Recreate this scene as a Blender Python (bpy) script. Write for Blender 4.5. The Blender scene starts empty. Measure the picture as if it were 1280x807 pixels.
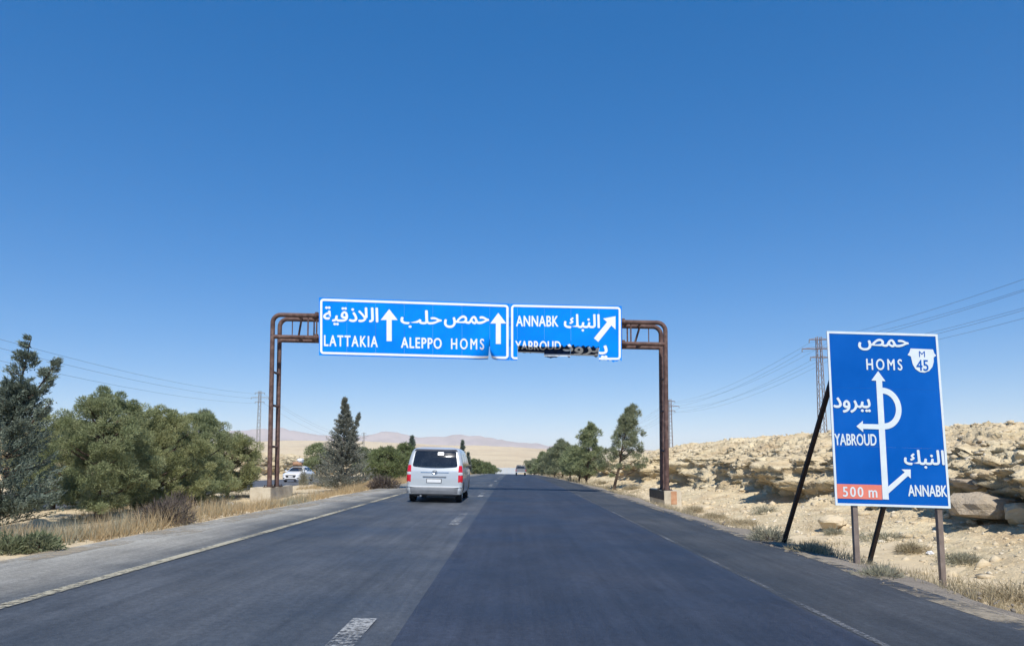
import bpy, bmesh, math, random
import numpy as np
from mathutils import Vector, Matrix

R = math.radians
scene = bpy.context.scene
col = scene.collection
rng = np.random.default_rng(7)
random.seed(7)

# ------------------------------------------------------------------ camera
F_PX, PX, PY = 924.0, 640.0, 480.0          # focal length and principal point in photo pixels
PITCH = math.atan((578.0 - PY) / F_PX)
CAM_H = 1.4
cam_d = bpy.data.cameras.new('camera')
cam = bpy.data.objects.new('camera', cam_d)
col.objects.link(cam)
cam.location = (0, 0, CAM_H)
cam.rotation_euler = (R(90) + PITCH, 0, 0)
cam_d.sensor_width = 36.0
cam_d.lens = 36.0 * F_PX / 1280.0
cam_d.shift_y = (PY - 403.5) / 1280.0
cam_d.clip_start = 0.1
cam_d.clip_end = 40000
scene.camera = cam

# ------------------------------------------------------------------ sky, sun, exposure
SUN_EL, SUN_AZ = 52.0, 174.0                # behind the camera and to its right
world = bpy.data.worlds.new('World')
scene.world = world
world.use_nodes = True
wn = world.node_tree
sky = wn.nodes.new('ShaderNodeTexSky')
sky.sky_type = 'NISHITA'
sky.sun_disc = False
sky.sun_elevation = R(SUN_EL)
sky.sun_rotation = R(SUN_AZ)
sky.altitude = 1300
sky.air_density = 1.0
sky.dust_density = 0.4
sky.ozone_density = 4.0
bg = wn.nodes['Background']
bg.inputs['Strength'].default_value = 0.15
gam = wn.nodes.new('ShaderNodeGamma'); gam.inputs[1].default_value = 0.64
hsv = wn.nodes.new('ShaderNodeHueSaturation'); hsv.inputs['Saturation'].default_value = 1.78
wn.links.new(sky.outputs[0], gam.inputs[0]); wn.links.new(gam.outputs[0], hsv.inputs['Color']); tnt = wn.nodes.new('ShaderNodeMix'); tnt.data_type = 'RGBA'; tnt.blend_type = 'MULTIPLY'; tnt.inputs[0].default_value = 1.0; tnt.inputs[7].default_value = (1.0, 1.04, 1.20, 1)
wn.links.new(hsv.outputs[0], tnt.inputs[6]); wn.links.new(tnt.outputs[2], bg.inputs[0])
sun_d = bpy.data.lights.new('sun', 'SUN')
sun_d.energy = 3.9
sun_d.angle = R(0.53)
sun_d.color = (1.0, 0.955, 0.88)
sun = bpy.data.objects.new('sun', sun_d)
col.objects.link(sun)
sdir = Vector((math.sin(R(SUN_AZ)) * math.cos(R(SUN_EL)), math.cos(R(SUN_AZ)) * math.cos(R(SUN_EL)), math.sin(R(SUN_EL))))
sun.rotation_euler = sdir.to_track_quat('Z', 'Y').to_euler()
sun.location = (0, -20, 40)
scene.view_settings.view_transform = 'Standard'
scene.view_settings.look = 'None'
scene.view_settings.exposure = 0.42
scene.view_settings.gamma = 1.0
scene.cycles.volume_bounces = 1
scene.cycles.max_bounces = 8
scene.cycles.transparent_max_bounces = 12

# ------------------------------------------------------------------ helpers
def P(px, py, Y):
    """photo pixel -> world point at forward distance Y"""
    v = (PY - py) / F_PX
    wy = math.cos(PITCH) - v * math.sin(PITCH)
    wz = math.sin(PITCH) + v * math.cos(PITCH)
    k = Y / wy
    return Vector(((px - PX) / F_PX * k, Y, CAM_H + wz * k))

def tag(o, label=None, cat=None, group=None, kind=None):
    if label: o['label'] = label
    if cat: o['category'] = cat
    if group: o['group'] = group
    if kind: o['kind'] = kind
    return o

def empty(name, loc=(0, 0, 0), rot=(0, 0, 0)):
    o = bpy.data.objects.new(name, None)
    o.empty_display_size = 0.2
    o.location = loc; o.rotation_euler = rot
    col.objects.link(o)
    return o

def link(name, me, mats, parent=None, loc=None):
    o = bpy.data.objects.new(name, me)
    if mats is not None:
        if not isinstance(mats, (list, tuple)): mats = [mats]
        if not me.materials:
            for m in mats: me.materials.append(m)
    col.objects.link(o)
    if parent is not None: o.parent = parent
    if loc is not None: o.location = loc
    return o

def np_mesh(name, V, F, smooth=False):
    V = np.ascontiguousarray(V, dtype=np.float32); F = np.ascontiguousarray(F, dtype=np.int32)
    k = F.shape[1]
    me = bpy.data.meshes.new(name)
    me.vertices.add(len(V)); me.vertices.foreach_set('co', V.ravel())
    me.loops.add(F.size); me.loops.foreach_set('vertex_index', F.ravel())
    me.polygons.add(len(F))
    me.polygons.foreach_set('loop_start', np.arange(len(F), dtype=np.int32) * k)
    me.polygons.foreach_set('loop_total', np.full(len(F), k, dtype=np.int32))
    if smooth: me.polygons.foreach_set('use_smooth', np.ones(len(F), dtype=bool))
    me.update(calc_edges=True)
    return me

def py_mesh(name, V, F, smooth=None):
    me = bpy.data.meshes.new(name)
    me.from_pydata([tuple(v) for v in V], [], [tuple(f) for f in F])
    me.update()
    if smooth is not None:
        me.polygons.foreach_set('use_smooth', [True] * len(me.polygons))
        me.set_sharp_from_angle(angle=R(smooth))
    return me

class MB:
    """collects shapes for one mesh"""
    def __init__(s): s.V = []; s.F = []
    def add(s, V, F):
        b = len(s.V); s.V += [tuple(v) for v in V]; s.F += [tuple(i + b for i in f) for f in F]; return s
    def box(s, x0, x1, y0, y1, z0, z1):
        V = [(x, y, z) for z in (z0, z1) for y in (y0, y1) for x in (x0, x1)]
        return s.add(V, [(0, 2, 3, 1), (4, 5, 7, 6), (0, 1, 5, 4), (2, 6, 7, 3), (0, 4, 6, 2), (1, 3, 7, 5)])
    def tube(s, pts, rad, n=10, cap=True):
        pts = [Vector(p) for p in pts]
        if not isinstance(rad, (list, tuple)): rad = [rad] * len(pts)
        up = None; rings = []
        for i, p in enumerate(pts):
            d = (pts[min(i + 1, len(pts) - 1)] - pts[max(i - 1, 0)]).normalized()
            if up is None:
                up = d.orthogonal().normalized()
            up = (up - d * up.dot(d)).normalized()
            w = d.cross(up)
            rings.append([p + (up * math.cos(2 * math.pi * k / n) + w * math.sin(2 * math.pi * k / n)) * rad[i] for k in range(n)])
        V = [v for r in rings for v in r]; F = []
        for i in range(len(rings) - 1):
            for k in range(n):
                F.append((i * n + k, i * n + (k + 1) % n, (i + 1) * n + (k + 1) % n, (i + 1) * n + k))
        if cap:
            F.append(tuple(range(n))[::-1]); F.append(tuple((len(rings) - 1) * n + k for k in range(n)))
        return s.add(V, F)
    def lathe(s, prof, n=24, axis='X', c=(0, 0, 0)):
        """prof: list of (offset along axis, radius), closed loop"""
        V = []; F = []; m = len(prof)
        for k in range(n):
            a = 2 * math.pi * k / n
            for (o, r) in prof:
                q = (o, r * math.cos(a), r * math.sin(a))
                if axis == 'Y': q = (q[1], q[0], q[2])
                if axis == 'Z': q = (q[1], q[2], q[0])
                V.append((q[0] + c[0], q[1] + c[1], q[2] + c[2]))
        for k in range(n):
            for j in range(m):
                F.append((k * m + j, k * m + (j + 1) % m, ((k + 1) % n) * m + (j + 1) % m, ((k + 1) % n) * m + j))
        return s.add(V, F)
    def build(s, name, mat, parent=None, smooth=40, loc=None):
        me = py_mesh(name, s.V, s.F, smooth)
        bm = bmesh.new(); bm.from_mesh(me); bmesh.ops.recalc_face_normals(bm, faces=bm.faces); bm.to_mesh(me); bm.free()
        return link(name, me, mat, parent, loc)

# ---- noise in numpy
def _hash(ix, iy, iz, seed):
    h = (ix * 374761393 + iy * 668265263 + iz * 2147483647 + seed * 1274126177) & 0xFFFFFFFF
    h = ((h ^ (h >> 13)) * 1274126177) & 0xFFFFFFFF
    h = (h ^ (h >> 16)) & 0xFFFFFFFF
    h = (h * 2246822519) & 0xFFFFFFFF
    return ((h ^ (h >> 15)) & 0xFFFFFF) / float(0xFFFFFF)

def vnoise(x, y, z=0.0, seed=0):
    x, y, z = np.broadcast_arrays(np.asarray(x, float), np.asarray(y, float), np.asarray(z, float))
    ix, iy, iz = np.floor(x).astype(np.int64), np.floor(y).astype(np.int64), np.floor(z).astype(np.int64)
    fx, fy, fz = x - ix, y - iy, z - iz
    fx, fy, fz = fx * fx * (3 - 2 * fx), fy * fy * (3 - 2 * fy), fz * fz * (3 - 2 * fz)
    r = 0
    for dx in (0, 1):
        for dy in (0, 1):
            for dz in (0, 1):
                w = (fx if dx else 1 - fx) * (fy if dy else 1 - fy) * (fz if dz else 1 - fz)
                r = r + w * _hash(ix + dx, iy + dy, iz + dz, seed)
    return r * 2 - 1

def fbm(x, y, z=0.0, o=4, seed=0, g=0.5):
    r = 0; a = 1.0; f = 1.0
    for i in range(o):
        r = r + a * vnoise(np.asarray(x) * f, np.asarray(y) * f, np.asarray(z) * f, seed + i * 17); a *= g; f *= 2.03
    return r

def worley(x, y, z, seed=0, facet=False):
    """distance to nearest and second nearest feature, id of nearest"""
    x, y, z = np.broadcast_arrays(np.asarray(x, float), np.asarray(y, float), np.asarray(z, float))
    ix, iy, iz = np.floor(x).astype(np.int64), np.floor(y).astype(np.int64), np.floor(z).astype(np.int64)
    d1 = np.full(x.shape, 9.0); d2 = np.full(x.shape, 9.0); idn = np.zeros(x.shape); tl = np.zeros(x.shape)
    for dx in (-1, 0, 1):
        for dy in (-1, 0, 1):
            for dz in (-1, 0, 1):
                cx, cy, cz = ix + dx, iy + dy, iz + dz
                qx = cx + _hash(cx, cy, cz, seed); qy = cy + _hash(cx, cy, cz, seed + 1); qz = cz + _hash(cx, cy, cz, seed + 2)
                d = np.sqrt((qx - x) ** 2 + (qy - y) ** 2 + (qz - z) ** 2)
                near = d < d1
                d2 = np.where(near, d1, np.minimum(d2, d))
                idn = np.where(near, _hash(cx, cy, cz, seed + 3), idn)
                if facet:
                    gx_, gy_, gz_ = [_hash(cx, cy, cz, seed + 4 + q) - 0.5 for q in range(3)]
                    tl = np.where(near, gx_ * (x - qx) + gy_ * (y - qy) + gz_ * (z - qz), tl)
                d1 = np.where(near, d, d1)
    return (d1, d2, idn, tl) if facet else (d1, d2, idn)

def sstep(a, b, x):
    t = np.clip((np.asarray(x, float) - a) / (b - a), 0, 1); return t * t * (3 - 2 * t)

# ---- materials
def newmat(name):
    m = bpy.data.materials.new(name); m.use_nodes = True
    nt = m.node_tree
    return m, nt, nt.nodes['Principled BSDF']

def mat(name, c1, c2=None, scale=3.0, rough=0.8, bump=0.0, bscale=40.0, metal=0.0, spec=0.5, c3=None, scale3=20.0, f3=0.5, coat=0.0, lo=0.35, hi=0.65, detail=6.0, stretch3=None, c4=None, scale4=0.01, f4=0.5):
    m, nt, b = newmat(name)
    N = nt.nodes; L = nt.links
    b.inputs['Base Color'].default_value = (*c1, 1)
    b.inputs['Roughness'].default_value = rough
    b.inputs['Metallic'].default_value = metal
    b.inputs['Specular IOR Level'].default_value = spec
    b.inputs['Coat Weight'].default_value = coat
    b.inputs['Coat Roughness'].default_value = 0.08
    tc = N.new('ShaderNodeTexCoord')
    def noise(sc_, det=detail):
        n = N.new('ShaderNodeTexNoise'); n.inputs['Scale'].default_value = sc_; n.inputs['Detail'].default_value = det
        n.inputs['Roughness'].default_value = 0.62
        L.new(tc.outputs['Object'], n.inputs['Vector']); return n
    def ramp(src, a, z):
        r = N.new('ShaderNodeMapRange'); r.inputs['From Min'].default_value = a; r.inputs['From Max'].default_value = z
        L.new(src, r.inputs['Value']); return r
    out = None
    if c2 is not None:
        mx = N.new('ShaderNodeMix'); mx.data_type = 'RGBA'
        mx.inputs[6].default_value = (*c1, 1); mx.inputs[7].default_value = (*c2, 1)
        L.new(ramp(noise(scale).outputs['Fac'], lo, hi).outputs[0], mx.inputs[0]); out = mx.outputs[2]
        if c3 is not None:
            m3 = N.new('ShaderNodeMix'); m3.data_type = 'RGBA'; m3.inputs[7].default_value = (*c3, 1)
            n3 = noise(scale3)
            if stretch3:
                mp = N.new('ShaderNodeMapping'); mp.inputs['Scale'].default_value = stretch3; L.new(tc.outputs['Object'], mp.inputs['Vector']); L.new(mp.outputs[0], n3.inputs['Vector'])
            r3 = ramp(n3.outputs['Fac'], 0.5, 0.72); r3.inputs['To Max'].default_value = f3
            L.new(r3.outputs[0], m3.inputs[0]); L.new(out, m3.inputs[6]); out = m3.outputs[2]
        if c4 is not None:
            m4 = N.new('ShaderNodeMix'); m4.data_type = 'RGBA'; m4.inputs[7].default_value = (*c4, 1)
            r4 = ramp(noise(scale4).outputs['Fac'], 0.48, 0.66); r4.inputs['To Max'].default_value = f4
            L.new(r4.outputs[0], m4.inputs[0]); L.new(out, m4.inputs[6]); out = m4.outputs[2]
        L.new(out, b.inputs['Base Color'])
    if bump > 0:
        bp = N.new('ShaderNodeBump'); bp.inputs['Strength'].default_value = 1.0; bp.inputs['Distance'].default_value = bump
        L.new(noise(bscale, 8).outputs['Fac'], bp.inputs['Height']); L.new(bp.outputs[0], b.inputs['Normal'])
    return m

def leafmat(name, c1, c2, c3, rough=0.7, trans=0.15):
    """per-leaf colour variation + clump-scale variation"""
    m, nt, b = newmat(name)
    N = nt.nodes; L = nt.links
    g = N.new('ShaderNodeNewGeometry')
    mx = N.new('ShaderNodeMix'); mx.data_type = 'RGBA'; mx.inputs[6].default_value = (*c1, 1); mx.inputs[7].default_value = (*c2, 1)
    L.new(g.outputs['Random Per Island'], mx.inputs[0])
    tc = N.new('ShaderNodeTexCoord'); n = N.new('ShaderNodeTexNoise'); n.inputs['Scale'].default_value = 2.2; n.inputs['Detail'].default_value = 3
    L.new(tc.outputs['Object'], n.inputs['Vector'])
    r = N.new('ShaderNodeMapRange'); r.inputs['From Min'].default_value = 0.42; r.inputs['From Max'].default_value = 0.68; r.inputs['To Max'].default_value = 0.7
    L.new(n.outputs['Fac'], r.inputs['Value'])
    m3 = N.new('ShaderNodeMix'); m3.data_type = 'RGBA'; m3.inputs[7].default_value = (*c3, 1)
    L.new(r.outputs[0], m3.inputs[0]); L.new(mx.outputs[2], m3.inputs[6])
    L.new(m3.outputs[2], b.inputs['Base Color'])
    b.inputs['Roughness'].default_value = rough
    b.inputs['Specular IOR Level'].default_value = 0.25
    t = N.new('ShaderNodeBsdfTranslucent'); L.new(m3.outputs[2], t.inputs['Color'])
    mixs = N.new('ShaderNodeMixShader'); mixs.inputs[0].default_value = trans
    L.new(b.outputs[0], mixs.inputs[1]); L.new(t.outputs[0], mixs.inputs[2])
    L.new(mixs.outputs[0], N['Material Output'].inputs['Surface'])
    return m

def paintmat(name, c, wear=0.5, scale=9.0):
    """worn road paint: flaked away by noise"""
    m, nt, b = newmat(name)
    N = nt.nodes; L = nt.links
    b.inputs['Base Color'].default_value = (*c, 1); b.inputs['Roughness'].default_value = 0.75
    tc = N.new('ShaderNodeTexCoord'); n = N.new('ShaderNodeTexNoise'); n.inputs['Scale'].default_value = scale; n.inputs['Detail'].default_value = 8
    n.inputs['Roughness'].default_value = 0.75
    L.new(tc.outputs['Object'], n.inputs['Vector'])
    n2 = N.new('ShaderNodeTexNoise'); n2.inputs['Scale'].default_value = 0.6; L.new(tc.outputs['Object'], n2.inputs['Vector'])
    ad = N.new('ShaderNodeMath'); ad.operation = 'MULTIPLY_ADD'; ad.inputs[1].default_value = 0.6
    L.new(n2.outputs['Fac'], ad.inputs[0]); L.new(n.outputs['Fac'], ad.inputs[2])
    r = N.new('ShaderNodeMapRange'); r.inputs['From Min'].default_value = wear + 0.2; r.inputs['From Max'].default_value = wear + 0.4
    r.inputs['To Max'].default_value = 0.85
    L.new(ad.outputs[0], r.inputs['Value'])
    t = N.new('ShaderNodeBsdfTransparent'); mixs = N.new('ShaderNodeMixShader')
    L.new(r.outputs[0], mixs.inputs[0]); L.new(t.outputs[0], mixs.inputs[1]); L.new(b.outputs[0], mixs.inputs[2])
    L.new(mixs.outputs[0], N['Material Output'].inputs['Surface'])
    return m

def roadmat(name, c1, c2, streak=0.5, rough=0.62, gradx=None):
    """asphalt: lengthwise wheel streaks, patches, stains, coarse aggregate"""
    m, nt, b = newmat(name)
    N = nt.nodes; L = nt.links
    tc = N.new('ShaderNodeTexCoord')
    def noise(sc_, det, stretch=None, rg=0.55):
        n = N.new('ShaderNodeTexNoise'); n.inputs['Scale'].default_value = sc_; n.inputs['Detail'].default_value = det; n.inputs['Roughness'].default_value = rg
        if stretch:
            mp = N.new('ShaderNodeMapping'); mp.inputs['Scale'].default_value = stretch; L.new(tc.outputs['Object'], mp.inputs['Vector']); L.new(mp.outputs[0], n.inputs['Vector'])
        else: L.new(tc.outputs['Object'], n.inputs['Vector'])
        return n.outputs['Fac']
    def rng_(src, a, z, lo, hi):
        r = N.new('ShaderNodeMapRange'); r.inputs['From Min'].default_value = a; r.inputs['From Max'].default_value = z
        r.inputs['To Min'].default_value = lo; r.inputs['To Max'].default_value = hi; L.new(src, r.inputs['Value']); return r.outputs[0]
    def mul(a, c):
        k = N.new('ShaderNodeMath'); k.operation = 'MULTIPLY'; L.new(a, k.inputs[0])
        L.new(c, k.inputs[1]); return k.outputs[0]
    wide = noise(1.0, 5, (0.9, 0.025, 1.0))            # wheel tracks
    fine = noise(1.0, 6, (7.0, 0.10, 1.0), 0.7)        # thin lengthwise scuffs
    patch = noise(0.30, 6)                             # large patches
    blot = noise(1.6, 5, (1.0, 0.45, 1.0), 0.65)       # stains
    grit = noise(16, 4, None, 0.8); agg = noise(90, 3)
    a = N.new('ShaderNodeMath'); a.operation = 'MULTIPLY_ADD'; a.inputs[1].default_value = streak; L.new(wide, a.inputs[0]); L.new(patch, a.inputs[2])
    base = rng_(a.outputs[0], 0.38 + streak * 0.38, 0.62 + streak * 0.62, 0, 1)
    if gradx:                                          # dust gathers towards the outer edge
        sx = N.new('ShaderNodeSeparateXYZ'); L.new(tc.outputs['Object'], sx.inputs[0])
        g = rng_(sx.outputs[0], gradx[0], gradx[1], 0, 1)
        k = N.new('ShaderNodeMath'); k.operation = 'MULTIPLY_ADD'; k.inputs[1].default_value = 0.5; k.use_clamp = True
        L.new(rng_(a.outputs[0], 0.38 + streak * 0.38, 0.62 + streak * 0.62, -0.6, 0.6), k.inputs[0]); L.new(g, k.inputs[2]); base = k.outputs[0]
    mx = N.new('ShaderNodeMix'); mx.data_type = 'RGBA'; mx.inputs[6].default_value = (*c1, 1); mx.inputs[7].default_value = (*c2, 1); L.new(base, mx.inputs[0])
    f = mul(rng_(fine, 0.3, 0.7, 0.80, 1.22), rng_(blot, 0.35, 0.68, 1.12, 0.80))
    f = mul(f, rng_(grit, 0.3, 0.7, 0.72, 1.30)); f = mul(f, rng_(agg, 0.3, 0.7, 0.75, 1.25))
    m2 = N.new('ShaderNodeMix'); m2.data_type = 'RGBA'; m2.blend_type = 'MULTIPLY'; m2.inputs[0].default_value = 1.0
    L.new(mx.outputs[2], m2.inputs[6]); L.new(f, m2.inputs[7])
    L.new(m2.outputs[2], b.inputs['Base Color'])
    L.new(rng_(patch, 0.35, 0.65, rough - 0.08, rough + 0.12), b.inputs['Roughness'])
    b.inputs['Specular IOR Level'].default_value = 0.35
    bp = N.new('ShaderNodeBump'); bp.inputs['Distance'].default_value = 0.006; L.new(agg, bp.inputs['Height']); L.new(bp.outputs[0], b.inputs['Normal'])
    return m

M = {}
M['sand'] = mat('sand', (0.54, 0.43, 0.27), (0.67, 0.55, 0.365), 0.35, 0.95, 0.05, 6.0, spec=0.1, c3=(0.36, 0.285, 0.19), scale3=2.5, f3=0.6, c4=(0.40, 0.29, 0.19), scale4=0.008, f4=0.55)
M['rock'] = mat('rock', (0.54, 0.435, 0.262), (0.74, 0.62, 0.41), 1.6, 0.95, 0.10, 8.0, spec=0.1, c3=(0.36, 0.235, 0.125), scale3=1.0, f3=0.7, stretch3=(0.7, 0.35, 4.5), c4=(0.56, 0.43, 0.265), scale4=0.35, f4=0.6)
M['stone'] = mat('stone', (0.54, 0.44, 0.285), (0.67, 0.56, 0.39), 2.0, 0.95, 0.03, 12.0, spec=0.1, c3=(0.42, 0.33, 0.22), scale3=4, f3=0.5)
M['pale_stone'] = mat('pale_stone', (0.58, 0.51, 0.385), (0.68, 0.60, 0.47), 3, 0.95, spec=0.1)
M['greyrock'] = mat('greyrock', (0.36, 0.295, 0.22), (0.52, 0.43, 0.31), 2.5, 0.95, 0.09, 7.0, spec=0.1, c3=(0.24, 0.18, 0.125), scale3=5, f3=0.8)
M['mountain'] = mat('mountain', (0.31, 0.255, 0.23), (0.385, 0.315, 0.285), 0.004, 0.95, spec=0.05, lo=0.42, hi=0.58)
M['gravel'] = mat('gravel', (0.20, 0.175, 0.145), (0.30, 0.26, 0.21), 1.5, 0.95, 0.03, 35.0, spec=0.1, c3=(0.42, 0.36, 0.28), scale3=30, f3=0.7)
M['asphalt'] = roadmat('asphalt', (0.042, 0.049, 0.058), (0.086, 0.093, 0.102), 0.8)
M['asphalt_new'] = roadmat('asphalt_new', (0.022, 0.028, 0.043), (0.042, 0.050, 0.070), 0.6)
M['asphalt_edge'] = roadmat('asphalt_edge', (0.030, 0.037, 0.046), (0.062, 0.068, 0.076), 0.7, 0.8)
M['shoulder'] = roadmat('shoulder', (0.085, 0.090, 0.092), (0.315, 0.298, 0.255), 0.5, 0.85, (-4.75, -6.0))
M['asphalt_far'] = roadmat('asphalt_far', (0.085, 0.085, 0.088), (0.13, 0.128, 0.125), 0.4)
M['paint'] = paintmat('paint', (0.44, 0.44, 0.42), 0.52, 20)
M['paint_thin'] = paintmat('paint_thin', (0.20, 0.205, 0.21), 0.56, 20)
M['paint_yellow'] = paintmat('paint_yellow', (0.50, 0.45, 0.32), 0.46, 10)
M['sand_drift'] = paintmat('sand_drift', (0.36, 0.30, 0.21), 0.54, 3.5)
M['rust'] = mat('rust', (0.075, 0.042, 0.036), (0.145, 0.088, 0.075), 3.5, 0.75, 0.004, 60, c3=(0.24, 0.16, 0.13), scale3=6, f3=0.7, spec=0.3)
M['rust_dark'] = mat('rust_dark', (0.03, 0.02, 0.018), (0.06, 0.04, 0.032), 5, 0.8, 0.002, 60, spec=0.3)
M['post_steel'] = mat('post_steel', (0.15, 0.118, 0.10), (0.23, 0.185, 0.16), 5, 0.75, 0.002, 60, spec=0.3)
M['concrete'] = mat('concrete', (0.46, 0.40, 0.30), (0.58, 0.52, 0.41), 1.5, 0.95, 0.01, 25, spec=0.1, c3=(0.33, 0.27, 0.19), scale3=4, f3=0.5)
M['stain'] = mat('stain', (0.40, 0.20, 0.11), (0.52, 0.31, 0.19), 5, 0.9, spec=0.1)
M['dark_face'] = mat('dark_face', (0.045, 0.042, 0.04), (0.09, 0.082, 0.07), 4, 0.85, 0.006, 30, spec=0.2)
M['sign_blue'] = mat('sign_blue', (0.0, 0.195, 0.76), (0.0, 0.262, 0.92), 0.55, 0.6, spec=0.06)
M['sign_blue_deep'] = mat('sign_blue_deep', (0.0, 0.084, 0.385), (0.004, 0.106, 0.45), 0.9, 0.6, spec=0.06)
M['sign_shade_blue'] = mat('sign_shade_blue', (0.004, 0.010, 0.03), (0.006, 0.03, 0.10), 6, 0.7, spec=0.1)  # darkened blue: shade of the bent-back flaps, painted into the colour
M['sign_white'] = mat('sign_white', (0.80, 0.82, 0.84), (0.74, 0.77, 0.80), 4, 0.5, spec=0.3)
M['sign_white_old'] = mat('sign_white_old', (0.66, 0.73, 0.76), (0.58, 0.66, 0.70), 5, 0.5, spec=0.3)
M['sign_salmon'] = mat('sign_salmon', (0.72, 0.22, 0.16), (0.66, 0.18, 0.13), 5, 0.5, spec=0.3)
M['sign_back'] = mat('sign_back', (0.30, 0.30, 0.30), (0.22, 0.21, 0.20), 3, 0.55, metal=0.3)
M['bark'] = mat('bark', (0.075, 0.055, 0.04), (0.14, 0.105, 0.08), 8, 0.95, 0.02, 30, spec=0.1)
M['pine'] = leafmat('pine', (0.14, 0.168, 0.080), (0.30, 0.34, 0.17), (0.37, 0.39, 0.21), trans=0.25)
M['pine_light'] = leafmat('pine_light', (0.18, 0.205, 0.115), (0.32, 0.345, 0.20), (0.36, 0.37, 0.23), trans=0.4)
M['pine_warm'] = leafmat('pine_warm', (0.165, 0.185, 0.078), (0.335, 0.355, 0.165), (0.40, 0.40, 0.20), trans=0.25)
M['cypress'] = leafmat('cypress', (0.10, 0.132, 0.105), (0.21, 0.255, 0.20), (0.25, 0.285, 0.225), trans=0.25)
M['cypress_grey'] = leafmat('cypress_grey', (0.14, 0.15, 0.12), (0.29, 0.30, 0.245), (0.32, 0.32, 0.265), trans=0.3)
M['bush_green'] = leafmat('bush_green', (0.12, 0.15, 0.06), (0.21, 0.25, 0.10), (0.22, 0.25, 0.12), trans=0.3)
M['weed_green'] = leafmat('weed_green', (0.12, 0.145, 0.075), (0.22, 0.25, 0.13), (0.27, 0.27, 0.16), trans=0.25)
M['dry_grass'] = leafmat('dry_grass', (0.34, 0.25, 0.13), (0.56, 0.44, 0.26), (0.46, 0.32, 0.17), trans=0.25)
M['dry_shrub'] = leafmat('dry_shrub', (0.28, 0.235, 0.145), (0.47, 0.40, 0.26), (0.50, 0.41, 0.26), trans=0.3)
M['sage_shrub'] = leafmat('sage_shrub', (0.23, 0.225, 0.15), (0.40, 0.38, 0.275), (0.44, 0.40, 0.29), trans=0.3)
M['dark_shrub'] = leafmat('dark_shrub', (0.06, 0.05, 0.045), (0.13, 0.10, 0.085), (0.16, 0.13, 0.10), trans=0.1)
M['white_paint'] = mat('white_paint', (0.80, 0.80, 0.80), (0.76, 0.76, 0.75), 3, 0.25, coat=0.6)
M['silver_paint'] = mat('silver_paint', (0.52, 0.55, 0.565), (0.47, 0.50, 0.515), 1.5, 0.35, metal=0.25, coat=0.5)
M['grey_trim'] = mat('grey_trim', (0.22, 0.23, 0.245), (0.17, 0.18, 0.19), 4, 0.45)
M['black_plastic'] = mat('black_plastic', (0.018, 0.018, 0.02), (0.03, 0.03, 0.03), 6, 0.5)
M['glass_dark'] = mat('glass_dark', (0.010, 0.013, 0.018), (0.02, 0.025, 0.032), 3, 0.06, spec=0.7)
M['red_lens'] = mat('red_lens', (0.62, 0.012, 0.025), (0.52, 0.008, 0.02), 12, 0.15, coat=0.5)
M['clear_lens'] = mat('clear_lens', (0.62, 0.64, 0.66), (0.5, 0.52, 0.55), 12, 0.15, coat=0.5)
M['chrome'] = mat('chrome', (0.55, 0.57, 0.6), (0.5, 0.52, 0.55), 9, 0.2, metal=0.9)
M['rubber'] = mat('rubber', (0.015, 0.015, 0.016), (0.03, 0.028, 0.026), 8, 0.85)
M['plate'] = mat('plate', (0.75, 0.76, 0.76), (0.70, 0.70, 0.70), 9, 0.4)
M['dark_paint'] = mat('dark_paint', (0.05, 0.05, 0.055), (0.08, 0.08, 0.085), 4, 0.35, coat=0.4)
M['wire'] = mat('wire', (0.05, 0.05, 0.055), (0.07, 0.07, 0.075), 4, 0.6)
M['tower_steel'] = mat('tower_steel', (0.17, 0.125, 0.11), (0.23, 0.175, 0.15), 4, 0.7, spec=0.3)
M['tower_grey'] = mat('tower_grey', (0.22, 0.21, 0.21), (0.28, 0.27, 0.26), 4, 0.7, spec=0.3)
M['white_wall'] = mat('white_wall', (0.52, 0.55, 0.57), (0.46, 0.49, 0.51), 0.5, 0.9)
M['cloth_white'] = mat('cloth_white', (0.72, 0.72, 0.72), (0.62, 0.62, 0.63), 5, 0.9)
M['cloth_brown'] = mat('cloth_brown', (0.30, 0.16, 0.09), (0.40, 0.23, 0.13), 5, 0.9)
M['plastic_bag'] = mat('plastic_bag', (0.75, 0.74, 0.72), (0.66, 0.66, 0.66), 8, 0.6)

# ------------------------------------------------------------------ terrain heights
_zy = np.array([-60, 0, 50, 70, 110, 155, 200, 300, 450, 600, 800, 12000.])
_zz = np.array([0, 0, 0, -0.12, -0.50, -0.95, -1.75, -4.4, -8.0, -9.5, -10, -10.])
def zr(Y): return np.interp(Y, _zy, _zz)
_gx = np.array([-9000, -60, -34, -31, -27.6, -16.4, -15, -12, -9.2, -7.4, -6.7, -6.4, 4.7, 5.0, 5.45, 6.1, 6.8, 8.2, 9.5, 12, 30, 9000.])
_gz = np.array([0.5, 0.5, 0.1, -0.1, -0.33, -0.33, -0.22, -0.27, -0.2, 0.02, 0.115, 0.08, -0.145, -0.11, -0.20, -0.46, -0.62, -0.60, -0.45, -0.3, 0, 0.5])
def prof(X): return np.interp(X, _gx, _gz)
def gz(X, Y):
    X = np.asarray(X, float); Y = np.asarray(Y, float)
    rough = 1 - (sstep(-7.3, -6.7, X) * (1 - sstep(4.9, 5.6, X)))
    rough = rough * (1 - sstep(-28.2, -27.4, X) * (1 - sstep(-16.6, -15.8, X)))
    b = fbm(X * 0.7, Y * 0.7, 0, 3, 5) * 0.05 + fbm(X * 0.15, Y * 0.15, 0, 2, 9) * 0.07
    return zr(Y) + prof(X) + b * rough * (1 - sstep(150, 400, Y))
def gzf(x, y): return float(gz(np.array([x]), np.array([y]))[0])

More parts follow.
